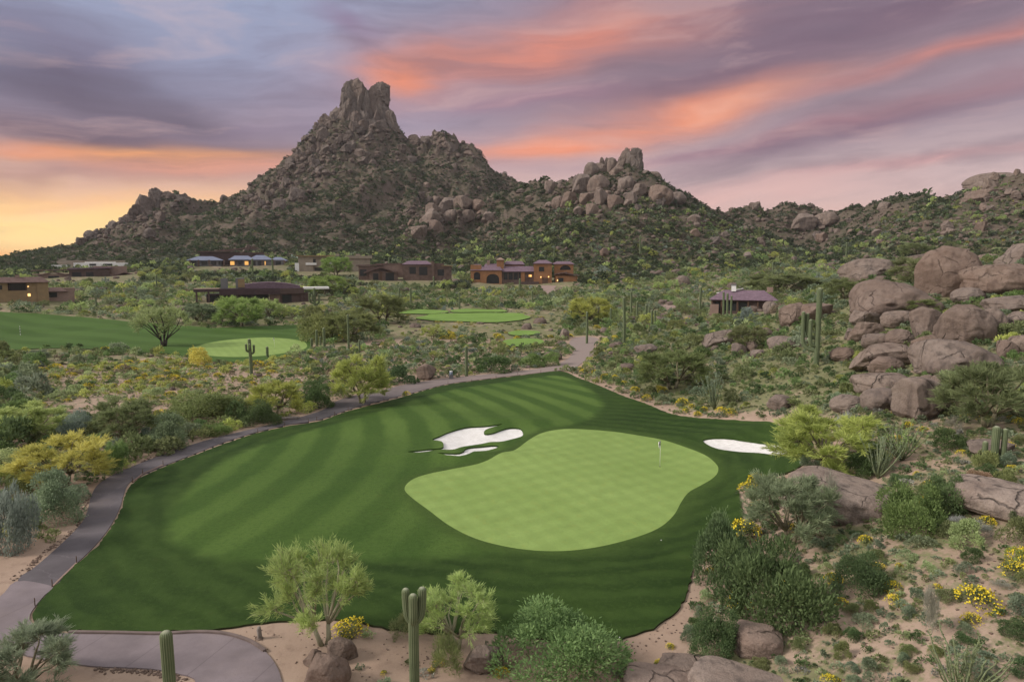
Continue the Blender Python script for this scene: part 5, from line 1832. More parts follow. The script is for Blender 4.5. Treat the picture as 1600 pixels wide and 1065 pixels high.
for ph_, u, v in (('left bunker', 730, 690), ('right bunker', 1165, 700), ('huge egg shaped boulder', 1482, 463), ('two tone boulder', 1436, 656), ('lone round boulder', 1221, 638), ('layered dome boulder', 1390, 500), ('broad flat domed boulder', 1487, 586),
                  ('very long smooth boulder', 1308, 808), ('flat pale boulder', 1183, 1020), ('grey weathered boulder', 666, 592), ('tan lone boulder', 1066, 446), ('slanting slab boulder', 1130, 538), ('three headed saguaro', 648, 1075), ('plain saguaro by the concrete path', 266, 1065),
                  ('tall armed saguaro', 1275, 572), ('three stemmed cactus', 1553, 722), ('big speckled boulder', 513, 1060), ('twin rock spires', 982, 272), ('mountain summit', 565, 205), ('square brown boulder', 1253, 360), ('far hill summit', 1565, 298), ('left spur crag', 250, 330),
                  ('outcrop above the villa', 690, 345), ('knoll below the twin spires', 930, 318), ('left ridge of the mountain', 450, 290), ('saguaro by the path bend', 917, 537), ('tallest plain saguaro', 975, 537), ('saguaro by the water cooler', 729, 588), ('short armed saguaro', 393, 588), ('candelabra saguaro', 492, 490), ('saguaro cluster', 500, 543), ('tall thin saguaro', 545, 547), ('saguaro left of the tees', 642, 483), ('tight row of four saguaros', 1016, 508), ('three saguaros', 1136, 497), ('lone saguaro behind the far fairway', 151, 485), ('saguaro high on the slope', 1000, 400), ('water cooler', 705, 592), ('stubby grey post', 406, 998), ('far green', 385, 545), ('flat domed bedrock slab', 1150, 1075)):
    LAND.append((ph_, u, v))
# ------------------------------------------------------------------ saguaros
def saguaro_column(mb, pts, rad, ribs, sides):
    """a ribbed column along pts with a rounded top"""
    pts = np.asarray(pts, float)
    s = np.concatenate([[0], np.cumsum(np.linalg.norm(np.diff(pts, axis=0), axis=1))])
    top = s[-1]
    t = np.concatenate([np.linspace(0, top - rad, max(5, int(len(pts) * 2.5))), top - rad * (1 - np.sin(np.radians([15, 32, 50, 66, 80, 88])))])
    Q = np.stack([np.interp(t, s, pts[:, k]) for k in range(3)], 1)
    prof = np.where(t > top - rad, np.sqrt(np.clip(1 - ((t - top + rad) / rad) ** 2, 0, 1)), 1.0)
    prof = np.maximum(prof, 0.03) * np.where(t < rad * 1.2, 0.82 + 0.18 * np.clip(t / (rad * 1.2), 0, 1), 1)
    T = unit(np.gradient(Q, axis=0))
    X = unit(np.cross(T, [0.05, 1.0, 0.02])); Y = np.cross(T, X)
    th = np.linspace(0, 2 * np.pi, sides, endpoint=False)
    cr = np.cos(th * ribs)
    rr_ = rad * (1 + 0.075 * cr)
    V = Q[:, None] + (prof[:, None] * rr_[None])[..., None] * (np.cos(th)[None, :, None] * X[:, None] + np.sin(th)[None, :, None] * Y[:, None])
    n, m = len(Q), sides
    i, j = np.meshgrid(np.arange(n - 1), np.arange(m), indexing='ij')
    k = (j + 1) % m
    q = np.stack([i * m + j, i * m + k, (i + 1) * m + k, (i + 1) * m + j], -1).reshape(-1, 4)
    tint = np.tile(0.5 + 0.5 * cr, n) * 0.8
    tint = np.maximum(tint, np.repeat(np.clip((t - top + rad * 1.1) / rad, 0, 1), m) * 0.9)
    mb.add(V.reshape(-1, 3), quads=q, a=tint)


def saguaro(x, y, z, h, rad, arms=(), label=None, ribs=14, sides=56, lean=0.0):
    """arms: (start height fraction, direction in degrees, reach in metres, rise in metres)"""
    az_ = math.atan2(x, y)
    o = empty('saguaro_cactus', (x, y, z), -az_)
    mb = MB()
    saguaro_column(mb, [(lean * h * f * f, 0, -0.3 * (f == 0) + h * f) for f in np.linspace(0, 1, 7)], rad, ribs, sides)
    mb.build('trunk', M['cactus'], o, True)
    for f, dg, reach, rise in arms:
        a = math.radians(dg)
        d = np.array([math.cos(a), math.sin(a), 0.0])
        b = np.array([lean * h * f * f, 0, h * f]) + d * rad * 0.5
        am = MB()
        ar = rad * 0.72
        pts = [b, b + d * reach * 0.55 + [0, 0, reach * 0.10], b + d * reach * 0.92 + [0, 0, reach * 0.45]] + [b + d * reach * (1.0 + 0.04 * q) + [0, 0, reach * 0.9 + rise * q] for q in (0, 0.33, 0.66, 1.0)]
        saguaro_column(am, pts, ar, 11, max(22, sides * 3 // 4))
        am.build('arm', M['cactus'], o, True)
    o['category'] = 'cactus'; o['group'] = 'saguaro cacti'
    if label: o['label'] = label
    return o


SAG = [
    # u, base v, top v, radius px, arms, label
    (917, 537, 487, 2.6, (), 'plain saguaro beside the cart path bend'),
    (975, 537, 464, 3.2, (), 'tallest plain saguaro right of the cart path bend'),
    (986, 497, 455, 2.3, (), 'plain saguaro behind the tallest plain one'),
    (729, 588, 540, 3.4, (), 'plain saguaro by the long dark bush and water cooler'),
    (393, 588, 529, 3.4, ((0.60, 10, 0.42, 0.9), (0.66, 190, 0.4, 0.8), (0.72, 270, 0.4, 0.5)), 'short armed saguaro in front of the far green'),
    (492, 490, 450, 2.7, ((0.35, 0, 1.2, 1.9), (0.40, 180, 1.2, 2.2), (0.5, 225, 0.8, 1.2)), 'candelabra saguaro beside the dark roofed modern house'),
    (418, 559, 541, 2.8, (), 'short plain saguaro on the edge of the far green'),
    (495, 543, 515, 2.6, (), 'middle one of the saguaro cluster right of the far green'),
    (507, 544, 512, 3.0, (), 'tallest of the saguaro cluster right of the far green'),
    (487, 542, 528, 2.4, (), 'shortest of the saguaro cluster right of the far green'),
    (501, 541, 526, 2.0, (), 'thin low saguaro inside the cluster right of the far green'),
    (537, 527, 504, 2.2, (), 'left one of the saguaro pair in the thicket'),
    (545, 547, 491, 2.4, (), 'tall thin saguaro in the thicket right of the far green'),
    (562, 551, 531, 2.2, (), 'low saguaro below the tall thin one'),
    (642, 483, 449, 2.3, (), 'plain saguaro left of the tees'),
    (624, 479, 449, 2.0, (), 'thin saguaro further left behind the tees'),
    (660, 522, 509, 1.8, (), 'small saguaro in the scrub below the tees'),
    (718, 483, 456, 2.0, ((0.4, 0, 0.5, 0.9),), 'saguaro with one arm behind the upper tee'),
    (832, 482, 454, 1.8, (), 'plain saguaro below the orange villa drive'),
    (812, 459, 435, 2.0, (), 'saguaro in front of the orange villa windows'),
    (892, 507, 485, 2.0, (), 'plain saguaro right of the tees'),
    (935, 502, 480, 2.0, (), 'left end saguaro of the row beyond the path bend'),
    (954, 507, 481, 2.2, (), 'second saguaro of the row beyond the path bend'),
    (995, 502, 471, 2.2, (), 'slim saguaro right of the tallest plain one'),
    (1009, 507, 476, 2.6, (), 'saguaro at the left of the tight row of four'),
    (1014, 504, 478, 2.0, (), 'thin second saguaro of the tight row of four'),
    (1018, 512, 484, 2.2, (), 'third saguaro of the tight row of four'),
    (1023, 512, 484, 2.0, (), 'right end saguaro of the tight row of four'),
    (1093, 497, 448, 2.6, ((0.3, 20, 0.7, 1.2),), 'tall saguaro left of the plum roofed house'),
    (1130, 499, 456, 2.2, (), 'left one of the three saguaros before the plum roofed house'),
    (1136, 497, 458, 2.3, (), 'middle one of the three saguaros before the plum roofed house'),
    (1142, 494, 462, 2.0, (), 'right one of the three saguaros before the plum roofed house'),
    (1112, 491, 478, 2.0, (), 'stubby saguaro at the corner of the plum roofed house'),
    (1000, 400, 368, 1.8, ((0.4, 0, 0.8, 1.2),), 'saguaro high on the slope above the path bend'),
    (339, 408, 393, 1.8, (), 'saguaro in front of the blue roofed house on the left'),
    (395, 433, 404, 1.9, ((0.5, 180, 0.6, 1.0),), 'saguaro before the lit windows of the blue roofed house'),
    (427, 438, 405, 1.9, (), 'saguaro at the right end of the blue roofed house'),
    (151, 485, 461, 1.8, (), 'lone saguaro behind the far fairway'),
    (1322, 402, 380, 1.6, (), 'saguaro on the slope above the sloping slab'),
    (1207, 432, 410, 1.6, (), 'saguaro high behind the plum roofed house'),
    (866, 408, 386, 1.5, (), 'saguaro on the slope behind the orange villa'),
    (608, 425, 402, 1.5, (), 'saguaro beside the stone house'),
    (678, 452, 432, 1.8, (), 'saguaro in front of the stone house tower'),
    (245, 452, 430, 1.6, (), 'saguaro in the scrub between the tan and dark houses'),
]
for u, vb, vt, rp, arms, lb in SAG:
    x, y, z = hit(u, vb)
    dep = float(project(x, y, z)[2])
    h = (vb - vt) * dep / F
    saguaro(x, y, z, h, 0.68 * rp * dep / F, arms, lb, 12, 36, vr.uniform(-0.02, 0.02))
    FOOT.append((x, y, 0.6))
    
# near ones
x, y, z = at_r(648, 1085, 25.3); z = float(Hq(x, y)[0])
dep = float(project(x, y, 2)[2])
top = CZ - (967 - 408) / F * dep * 1.0
hh = CZ + ray(648, 966)[2] / ray(648, 966)[1] * y - z
o = empty('saguaro_cactus', (x, y, z), -math.atan2(x, y))
mb = MB(); saguaro_column(mb, [(0, 0, q) for q in np.linspace(-0.4, hh + 0.02, 8)], 0.185, 16, 80); mb.build('trunk', M['cactus'], o, True)
for dx, dy, r_, zt in ((-0.24, 0.10, 0.145, 1.22), (0.31, 0.06, 0.160, 1.24), (0.0, -0.18, 0.160, 1.12)):
    mb = MB(); saguaro_column(mb, [(dx * 0.35, dy * 0.35, hh - 0.16), (dx * 0.9, dy * 0.9, hh + 0.10), (dx * 1.05, dy * 1.0, hh + 0.4), (dx * 1.15, dy * 1.05, hh + zt * 0.72), (dx * 1.15, dy * 1.05, hh + zt)], r_, 13, 64); mb.build('arm', M['cactus'], o, True)
tag(o, 'three headed saguaro standing on the sand below the turf', 'cactus', 'saguaro cacti')
FOOT.append((x, y, 0.8))
x, y, z = at_r(267, 1085, 21.5); z = float(Hq(x, y)[0])
hh = CZ + ray(265, 984)[2] / ray(265, 984)[1] * y - z
saguaro(x, y, z, hh, 0.165, (), 'single plain saguaro in front of the concrete path', 16, 80, -0.006)
x, y, z = hit(1275, 573)
dep = float(project(x, y, z)[2]); k = dep / F
saguaro(x, y, z, 123 * k, 3.9 * k, ((0.20, 178, 19 * k, 44 * k), (0.26, 200, 9 * k, 34 * k), (0.36, 165, 14 * k, 26 * k)), 'tall armed saguaro before the boulder slope', 14, 56, 0.0)
FOOT.append((x, y, 1.0))
x, y, z = hit(1553, 722); dep = float(project(x, y, z)[2]); k = dep / F
saguaro(x, y, z, 57 * k, 5.2 * k, ((0.10, 20, 9 * k, 40 * k), (0.08, 190, 10 * k, 18 * k)), 'three stemmed stout cactus on the slope beside a boulder', 13, 52)

# ------------------------------------------------------------------ houses
def wall_mat(n, c, v=0.15):
    return plain(n, c, v, 0.6, 0.9)


M['tan'] = wall_mat('tan_stucco', (0.25, 0.175, 0.10)); M['taupe'] = wall_mat('taupe_stucco', (0.29, 0.24, 0.19)); M['orange'] = wall_mat('orange_stucco', (0.25, 0.125, 0.062))
M['stone'] = wall_mat('stone_wall', (0.14, 0.095, 0.078), 0.35); M['brownwall'] = wall_mat('brown_wall', (0.09, 0.062, 0.055)); M['pinkwall'] = wall_mat('pink_wall', (0.25, 0.175, 0.145)); M['white'] = wall_mat('white_wall', (0.75, 0.73, 0.72), 0.05)
M['greywall'] = wall_mat('grey_wall', (0.16, 0.155, 0.16)); M['bluemetal'] = plain('blue_metal_roof', (0.17, 0.19, 0.27), 0.1, 0.5, 0.5); M['darkroof'] = plain('dark_roof', (0.075, 0.055, 0.052), 0.3, 1.0, 0.8); M['plumroof'] = plain('plum_tile_roof', (0.155, 0.105, 0.135), 0.25, 1.5, 0.8)
M['brownroof'] = plain('brown_roof', (0.13, 0.085, 0.075), 0.25, 1.0, 0.85); M['plumfascia'] = plain('plum_fascia', (0.06, 0.038, 0.042), 0.2, 1, 0.7); M['wood'] = plain('wood', (0.10, 0.06, 0.04), 0.3, 3)
M['glass'] = plain('dark_glass', (0.022, 0.024, 0.028), 0.2, 1, 0.12, 0, 0.5)
M['paving'] = plain('driveway_paving', (0.26, 0.19, 0.165), 0.15, 0.5, 0.9)
M['lit'] = emis('lit_window', (1.0, 0.52, 0.15), 0.6)
M['lamp'] = emis('wall_lamp', (1.0, 0.62, 0.22), 1.6)


class House:
    """builds in photo pixels around a base point, at the scale of the house's own distance"""
    def __init__(s, name, label, u, v, r, group=None):
        s.u, s.v = u, v
        x, y, z = at_r(u, v, r)
        s.k = float(project(x, y, z)[2]) / F
        s.o = empty(name, (x, y, z), -math.atan2(x, y))
        tag(s.o, label, 'house', group or 'desert houses')
        FOOT.append((x, y + 6 * s.k, 1.0))

    def X(s, u): return (u - s.u) * s.k
    def Z(s, v): return (s.v - v) * s.k

    def box(s, part, mat, u0, u1, v0, v1, d0=0, d1=20, down=0.0, parent=None):
        m = MB(); m.box(s.X(u0), s.X(u1), d0 * s.k, d1 * s.k, s.Z(v1) - down, s.Z(v0))
        return m.build(part, M[mat], parent or s.o)

    def wall(s, mat, u0, u1, v0, v1, d0=0, d1=20): return s.box('wall', mat, u0, u1, v0, v1, d0, d1, 3.0)
    def pane(s, mat, u0, u1, v0, v1, d): return s.box('window', mat, u0, u1, v0, v1, d - 0.35, d + 0.5)

    def hip(s, mat, u0, u1, v0, v1, d0, d1, ridge=0.35, over=1.2, part='roof'):
        """hip roof: eaves rectangle at v1, ridge at v0"""
        a, b, c, d = s.X(u0 - over), s.X(u1 + over), (d0 - over) * s.k, (d1 + over) * s.k
        z0, z1 = s.Z(v1), s.Z(v0)
        e = (b - a) * (0.5 - ridge); my = (c + d) / 2
        m = MB()
        V = [(a, c, z0), (b, c, z0), (b, d, z0), (a, d, z0), (a + e, my, z1), (b - e, my, z1), (a, c, z0 - 0.7 * s.k), (b, c, z0 - 0.7 * s.k), (b, d, z0 - 0.7 * s.k), (a, d, z0 - 0.7 * s.k)]
        m.add(V, tris=[(1, 2, 5), (3, 0, 4)], quads=[(0, 1, 5, 4), (2, 3, 4, 5), (6, 7, 1, 0), (7, 8, 2, 1), (8, 9, 3, 2), (9, 6, 0, 3), (9, 8, 7, 6)])
        return m.build(part, M[mat], s.o)

    def slope(s, mat, u0, u1, va, vb, th, d0, d1, part='roof'):
        """mono-pitch slab: va at the left end, vb at the right end"""
        m = MB()
        a, b = s.X(u0), s.X(u1)
        m.prism([(a, s.Z(va)), (b, s.Z(vb)), (b, s.Z(vb + th)), (a, s.Z(va + th))], d0 * s.k, d1 * s.k)
        return m.build(part, M[mat], s.o)

    def gable(s, mat, u0, u1, v0, v1, th, d0, d1):
        a, b, c = s.X(u0), s.X(u1), s.X((u0 + u1) / 2)
        m = MB()
        m.prism([(a, s.Z(v1)), (c, s.Z(v0)), (b, s.Z(v1)), (b, s.Z(v1 + th)), (c, s.Z(v0 + th)), (a, s.Z(v1 + th))], d0 * s.k, d1 * s.k)
        return m.build('roof', M[mat], s.o)

    def arch(s, mat, u0, u1, v0, v1, ua, ub, vt, vb, d, th=2.0, part='arch_wall'):
        """front wall with an arched opening; dark recess behind"""
        a, b = s.X(ua), s.X(ub); r_ = (b - a) / 2; cx = (a + b) / 2; zs = s.Z(vt) - r_ * 0.8
        arc = [(cx + r_ * math.cos(t), zs + r_ * 0.8 * math.sin(t)) for t in np.linspace(0, math.pi, 11)]
        zb = s.Z(vb)
        m = MB()
        X0, X1, Z1 = s.X(u0), s.X(u1), s.Z(v0)
        m.prism([(X0, zb), (a, zb)] + arc[::-1] + [(b, zb), (X1, zb), (X1, Z1), (X0, Z1)], d * s.k, (d + th) * s.k)
        if vb < v1:
            m.box(X0, X1, d * s.k, (d + th) * s.k, s.Z(v1) - 2, zb)
        o_ = m.build(part, M[mat], s.o)
        s.box('window', 'glass', ua - 1, ub + 1, vt - 1, vb + 0.5, d + th + 2, d + th + 3)  # dark sheet stands for the shade in the recess; glass at the window arch
        return o_


h = House('tan_house', 'two storey tan house with dark hip roof and lit window at the left edge', 35, 470, 258)
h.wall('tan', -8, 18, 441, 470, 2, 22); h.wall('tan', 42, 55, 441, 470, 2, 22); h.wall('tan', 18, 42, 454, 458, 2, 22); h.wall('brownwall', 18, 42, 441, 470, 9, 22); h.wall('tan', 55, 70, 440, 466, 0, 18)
h.hip('brownroof', 0, 70, 433, 441, 0, 24, 0.36, 2.5); h.box('chimney', 'pinkwall', 28, 34, 430, 437, 10, 14)
h.pane('glass', 20, 40, 443, 453, 9); h.pane('glass', 20, 31, 459, 468, 9); h.pane('glass', 5, 11, 445, 452, 2); h.box('lamp', 'lamp', 42.5, 46, 459, 463, 1.2, 2.5); h.box('lamp', 'lamp', 43, 44.6, 447, 448.6, 1.2, 2.0)
h = House('low_house', 'low brown roofed house right of the two storey tan house', 92, 466, 262)
h.wall('pinkwall', 72, 113, 455, 466, 0, 16); h.hip('brownroof', 70, 102, 449, 455, -1, 17, 0.3, 2); h.box('parapet', 'pinkwall', 99, 114, 450, 456, 2, 14); h.pane('glass', 76, 90, 456.5, 464, 0)
h = House('pink_house', 'pinkish flat house with a low gable behind the tan house', 88, 440, 400)
h.wall('pinkwall', 58, 117, 428, 440, 0, 22); h.gable('brownroof', 62, 108, 424.5, 430, 1.8, -2, 20); h.wall('pinkwall', 108, 118, 420, 440, -1, 10); h.slope('brownroof', 56, 106, 422, 421, 1.6, 8, 24); h.pane('glass', 78, 92, 431, 437, 0)
h = House('plum_house', 'long plum coloured flat roofed house behind the far fairway scrub', 168, 440, 396)
h.wall('brownwall', 118, 172, 420, 440, 4, 24); h.slope('plumroof', 116, 176, 419, 417.5, 1.6, 2, 26); h.wall('pinkwall', 150, 196, 416, 425, 16, 26); h.wall('pinkwall', 173, 215, 430, 440, 0, 22); h.gable('brownroof', 172, 212, 425, 431, 1.6, -1, 22); h.wall('pinkwall', 206, 216, 425, 440, -1, 8)
h.pane('glass', 122, 134, 425, 433, 4); h.pane('glass', 140, 150, 425, 433, 4); h.pane('glass', 182, 194, 433, 438, 0)
h = House('white_building', 'long low white walled building at the foot of the left spur', 140, 419, 470)
h.wall('white', 119, 193, 410.5, 416, 0, 14); h.wall('white', 134, 176, 409.3, 412, 3, 12); h.wall('white', 91, 113, 414, 418, -2, 8); h.pane('glass', 140, 149, 412, 415, 0); h.pane('glass', 160, 171, 412, 415, 0)

h = House('blue_roofed_house', 'large house with blue metal roofs and lit windows on the lower slope', 370, 422, 418)
for a, b in ((302, 350), (359, 394), (388, 424), (424, 443)):
    h.wall('greywall', a + 2, b - 2, 406, 424, 4, 24)
h.hip('bluemetal', 300, 351, 400.5, 406.5, 2, 26, 0.2, 1.0); h.hip('bluemetal', 359, 396, 399.5, 405.5, 0, 24, 0.25, 1.0); h.hip('bluemetal', 387, 424, 398.5, 405.5, 3, 27, 0.15, 1); h.hip('bluemetal', 420, 446, 401.5, 407, 5, 25, 0.15, 1)
h.wall('brownwall', 318, 412, 394, 408, 24, 40)
h.slope('brownroof', 314, 368, 392.5, 391.5, 1.6, 20, 42); h.slope('brownroof', 342, 402, 391, 385, 2.0, 24, 46); h.slope('brownroof', 394, 420, 394.5, 396, 1.4, 20, 40)
for a, b, mt in ((306, 313, 'glass'), (320, 328, 'glass'), (334, 341, 'glass'), (361, 367, 'lit'), (373, 379, 'glass'), (382, 387.5, 'lit'), (393, 398, 'glass'), (401, 406, 'glass'), (411.5, 413, 'lit'), (428, 436, 'glass'), (344, 347, 'glass')):
    h.pane(mt, a, b, 408.2, 414.0, 4)
for a in (304, 316, 331, 352, 370, 391, 408, 425, 441):
    h.box('column', 'stone', a - 1, a + 1, 406, 420, 0.5, 2.5, 2)
h.wall('greywall', 350, 446, 417, 424, -3, 4)

h = House('dark_modern_house', 'dark modern house with curved plum roof and a white slab canopy', 410, 478, 256)
h.wall('plumfascia', 330, 420, 459, 478, 8, 34); h.wall('stone', 421, 437, 459, 476, 2, 10); h.wall('brownwall', 437, 482, 459, 478, 4, 34)
h.box('roof', 'plumfascia', 313, 349, 451, 455, 0, 30); h.box('roof', 'pinkwall', 313, 349, 450, 451.2, 0.5, 29); h.box('roof', 'plumfascia', 349, 437, 450.5, 460, -2, 36); h.box('roof', 'brownwall', 437, 473, 451, 459.5, 0, 36); h.box('canopy', 'white', 473, 512, 449.5, 452.6, -1, 22)
m_ = MB(); m_.prism([(h.X(376 + 92 * t), h.Z(450.4 - 9.2 * math.sin(math.pi * (0.12 + 0.80 * t)) ** 0.8)) for t in np.linspace(0, 1, 14)] + [(h.X(468), h.Z(451)), (h.X(376), h.Z(451))], 4 * h.k, 34 * h.k); m_.build('roof', M['plumroof'], h.o)
h.box('chimney', 'greywall', 351, 361, 435, 451, 8, 16); h.box('chimney', 'greywall', 372.5, 385, 434, 451, 4, 14); h.box('chimney_lit_side', 'tan', 376, 385.6, 436, 449, 3.2, 4)  # tan sheet paints the warm light on one side of the grey chimney
h.pane('glass', 332, 350, 461, 474, 8); h.pane('glass', 354, 372, 461, 474, 8); h.pane('glass', 378, 394, 461, 474, 8); h.pane('glass', 398, 418, 461, 474, 8); h.pane('glass', 440, 454, 461, 474, 4)
for a in (317, 334, 470, 490):
    h.box('column', 'brownwall', a - 1.2, a + 1.2, 453.5, 478, 0.5, 3, 2)
h.wall('brownwall', 425, 470, 474, 480, -4, 3)

h = House('tan_modern_house', 'flat roofed tan modern house with dark garage door', 520, 430, 388)
h.wall('taupe', 469, 491, 401, 430, 0, 20); h.wall('taupe', 491, 516, 401, 408, 3, 20); h.wall('taupe', 491, 516, 414, 430, 4, 20); h.wall('taupe', 522, 578, 404, 424, 6, 24); h.wall('white', 464, 470, 411, 423, -2, 4); h.wall('white', 515.5, 522, 405, 423, -1, 6)
h.box('roof', 'tan', 466, 524, 399.2, 401, -3, 22); h.box('roof', 'taupe', 540, 581, 399.5, 404, 3, 26); h.box('roof', 'greywall', 518, 541, 402, 404, 2, 22)
h.box('garage_door', 'glass', 493, 514.5, 418, 429, 3.2, 4.2); h.pane('glass', 481, 495, 405, 411, 3); h.pane('glass', 526, 540, 408, 416, 6); h.box('balcony', 'white', 480, 496, 410.5, 414, -2, 3); h.box('chimney', 'taupe', 525, 531, 396.5, 400, 8, 14); h.box('chimney', 'taupe', 556, 563, 396.8, 399.8, 8, 14)

h = House('stone_house', 'brown stone house with a gabled entrance and low tower', 625, 443, 338)
h.wall('stone', 562, 600, 416, 443, 6, 24); h.wall('stone', 578, 622, 424, 443, 2, 8); h.gable('brownroof', 570, 622, 416.5, 425, 2.0, -1, 14); h.slope('brownroof', 558, 600, 414, 413, 1.8, 4, 26); h.wall('pinkwall', 590, 630, 413, 424, 12, 26); h.box('roof', 'brownroof', 588, 632, 411.8, 413.4, 11, 27)
h.wall('stone', 630, 676, 413, 440, 4, 22); h.hip('plumroof', 630, 676, 407.5, 413, 4, 22, 0.3, 1.5); h.wall('stone', 674, 679, 408, 440, 1, 6); h.wall('stone', 679, 706, 416, 440, 6, 22); h.box('roof', 'brownroof', 678, 694, 411.5, 416, 5, 20); h.slope('tan', 690, 708, 414.5, 415, 1.4, 4, 22)
for a, b, c, d, e in ((584, 592, 427, 438, 2), (603, 616, 426, 438, 2), (564, 574, 421, 431, 6), (640, 650, 417, 428, 4), (655, 668, 417, 430, 4), (684, 694, 421, 431, 6)):
    h.pane('glass', a, b, c, d, e)
h.box('column', 'wood', 594, 598, 424, 443, 0.8, 2.4, 1)

h = House('orange_villa', 'long orange villa with plum tile roofs, arches and glowing lamps', 818, 449, 328)
h.arch('orange', 735, 752, 414, 440, 740, 750, 425, 437, 4); h.wall('orange', 735, 752, 424, 446, 8.5, 24); h.hip('plumroof', 735, 756, 413, 422, 4, 26, 0.2, 1)
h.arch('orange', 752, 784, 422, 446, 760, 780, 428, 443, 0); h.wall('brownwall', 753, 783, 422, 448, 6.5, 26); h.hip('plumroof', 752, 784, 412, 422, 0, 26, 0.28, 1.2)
h.wall('orange', 776, 787, 406, 424, 6, 16); h.hip('pinkwall', 776, 787, 402.5, 406, 6, 16, 0.05, 1.4, 'chimney_cap'); h.box('chimney', 'pinkwall', 760.5, 765, 407, 414, 10, 14)
h.wall('stone', 784, 836, 424, 446, 5, 26); h.hip('plumroof', 784, 836, 416, 424, 2, 20, 0.42, 1); h.wall('orange', 788, 818, 412, 418, 16, 28); h.hip('plumroof', 787, 819, 408, 413, 14, 30, 0.36, 1)
for a, b in ((787, 793), (794.5, 801), (802.5, 809), (810.5, 813)):
    h.pane('glass', a, b, 426, 437, 5)
h.wall('orange', 814, 820, 424, 444, 2, 6); h.wall('orange', 834, 862, 411, 448, 0, 18); h.hip('plumroof', 834, 862, 406.5, 411.5, 0, 18, 0.2, 1.6); h.pane('glass', 842, 850, 417, 424, 0)
h.arch('orange', 866, 896, 412, 430, 875, 892, 414.5, 422, 6); h.wall('orange', 867, 896, 424, 444, 8.5, 26); h.hip('plumroof', 864, 897, 408.5, 412.5, 6, 26, 0.3, 1); h.slope('brownroof', 866, 886, 428, 424.5, 1.4, -2, 8); h.slope('brownroof', 880, 905, 425.5, 429.5, 1.4, -3, 8); h.wall('orange', 868, 902, 431, 446, 0, 8)
h.pane('glass', 872, 880, 434, 443, 0); h.box('door', 'wood', 847, 856, 434, 447, -0.6, 0.6)
for a, b in ((829, 430), (845, 432), (857, 431.5), (871, 437), (865, 444)):
    h.box('lamp', 'lamp', a - 0.7, a + 0.7, b, b + 1.8, -1.4, -0.2)
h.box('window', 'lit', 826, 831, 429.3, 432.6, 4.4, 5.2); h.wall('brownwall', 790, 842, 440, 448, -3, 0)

h = House('plum_roofed_house', 'low house with broad plum hip roof among saguaros below the saddle', 1160, 492, 188)
h.wall('brownwall', 1113, 1204, 469, 492, 5, 34); h.hip('plumroof', 1111, 1210, 454, 468.5, 1, 40, 0.30, 1.5); h.box('chimney', 'white', 1142, 1149, 446, 456, 14, 20); h.box('chimney', 'pinkwall', 1195, 1204, 449, 457, 18, 24); h.box('chimney_cap', 'greywall', 1141, 1150, 445, 446.2, 13, 21)
h.slope('white', 1119, 1160, 459, 451.0, 1.2, 26, 30, 'parapet')
for a in (1113.5, 1128, 1152, 1168, 1182):
    h.box('column', 'wood', a - 1, a + 1, 468, 492, 1.5, 3.5, 2)
h.pane('glass', 1118, 1126, 472, 486, 5); h.pane('glass', 1131, 1150, 472, 486, 5); h.pane('glass', 1154, 1166, 472, 486, 5); h.wall('pinkwall', 1111, 1124, 476, 494, -3, 2)
for ph_, u, v in (('two storey tan house', 35, 470), ('long white building', 150, 417), ('blue roofed house', 372, 420), ('dark modern house', 410, 478), ('tan modern house', 522, 430), ('stone house', 630, 443), ('orange villa', 818, 449), ('plum roofed house', 1160, 492),
                  ('plum coloured flat house', 168, 440), ('far flag', 429, 545), ('front tee', 742, 500), ('small lower tee', 818, 537), ('cart path bend', 915, 550)):
    LAND.append((ph_, u, v))
HOUSE_BOX = [(-10, 118, 418, 474), (58, 218, 415, 442), (90, 195, 407, 420), (300, 448, 385, 425), (313, 514, 436, 480), (463, 582, 397, 432), (558, 708, 407, 444), (735, 906, 404, 450), (1108, 1212, 446, 496)]

# driveways and the bare court in front of the villa
for nm, px in (('driveway', [(838, 447), (868, 447), (866, 452), (872, 458), (850, 459), (846, 453)]), ('driveway', [(1032, 588 - 110), (1046, 476), (1056, 480), (1044, 484)])):
    O_ = outline(px, 0.8)
    V, T, Ct = triangulate([O_], 2.0)
    region(nm, V, T[inside(Ct, O_)], Hq(V[:, 0], V[:, 1]) + 0.15, [M['paving'], M['paving']], [skirt(O_, 0.15, 0.5)])
    PAVED.append(O_)

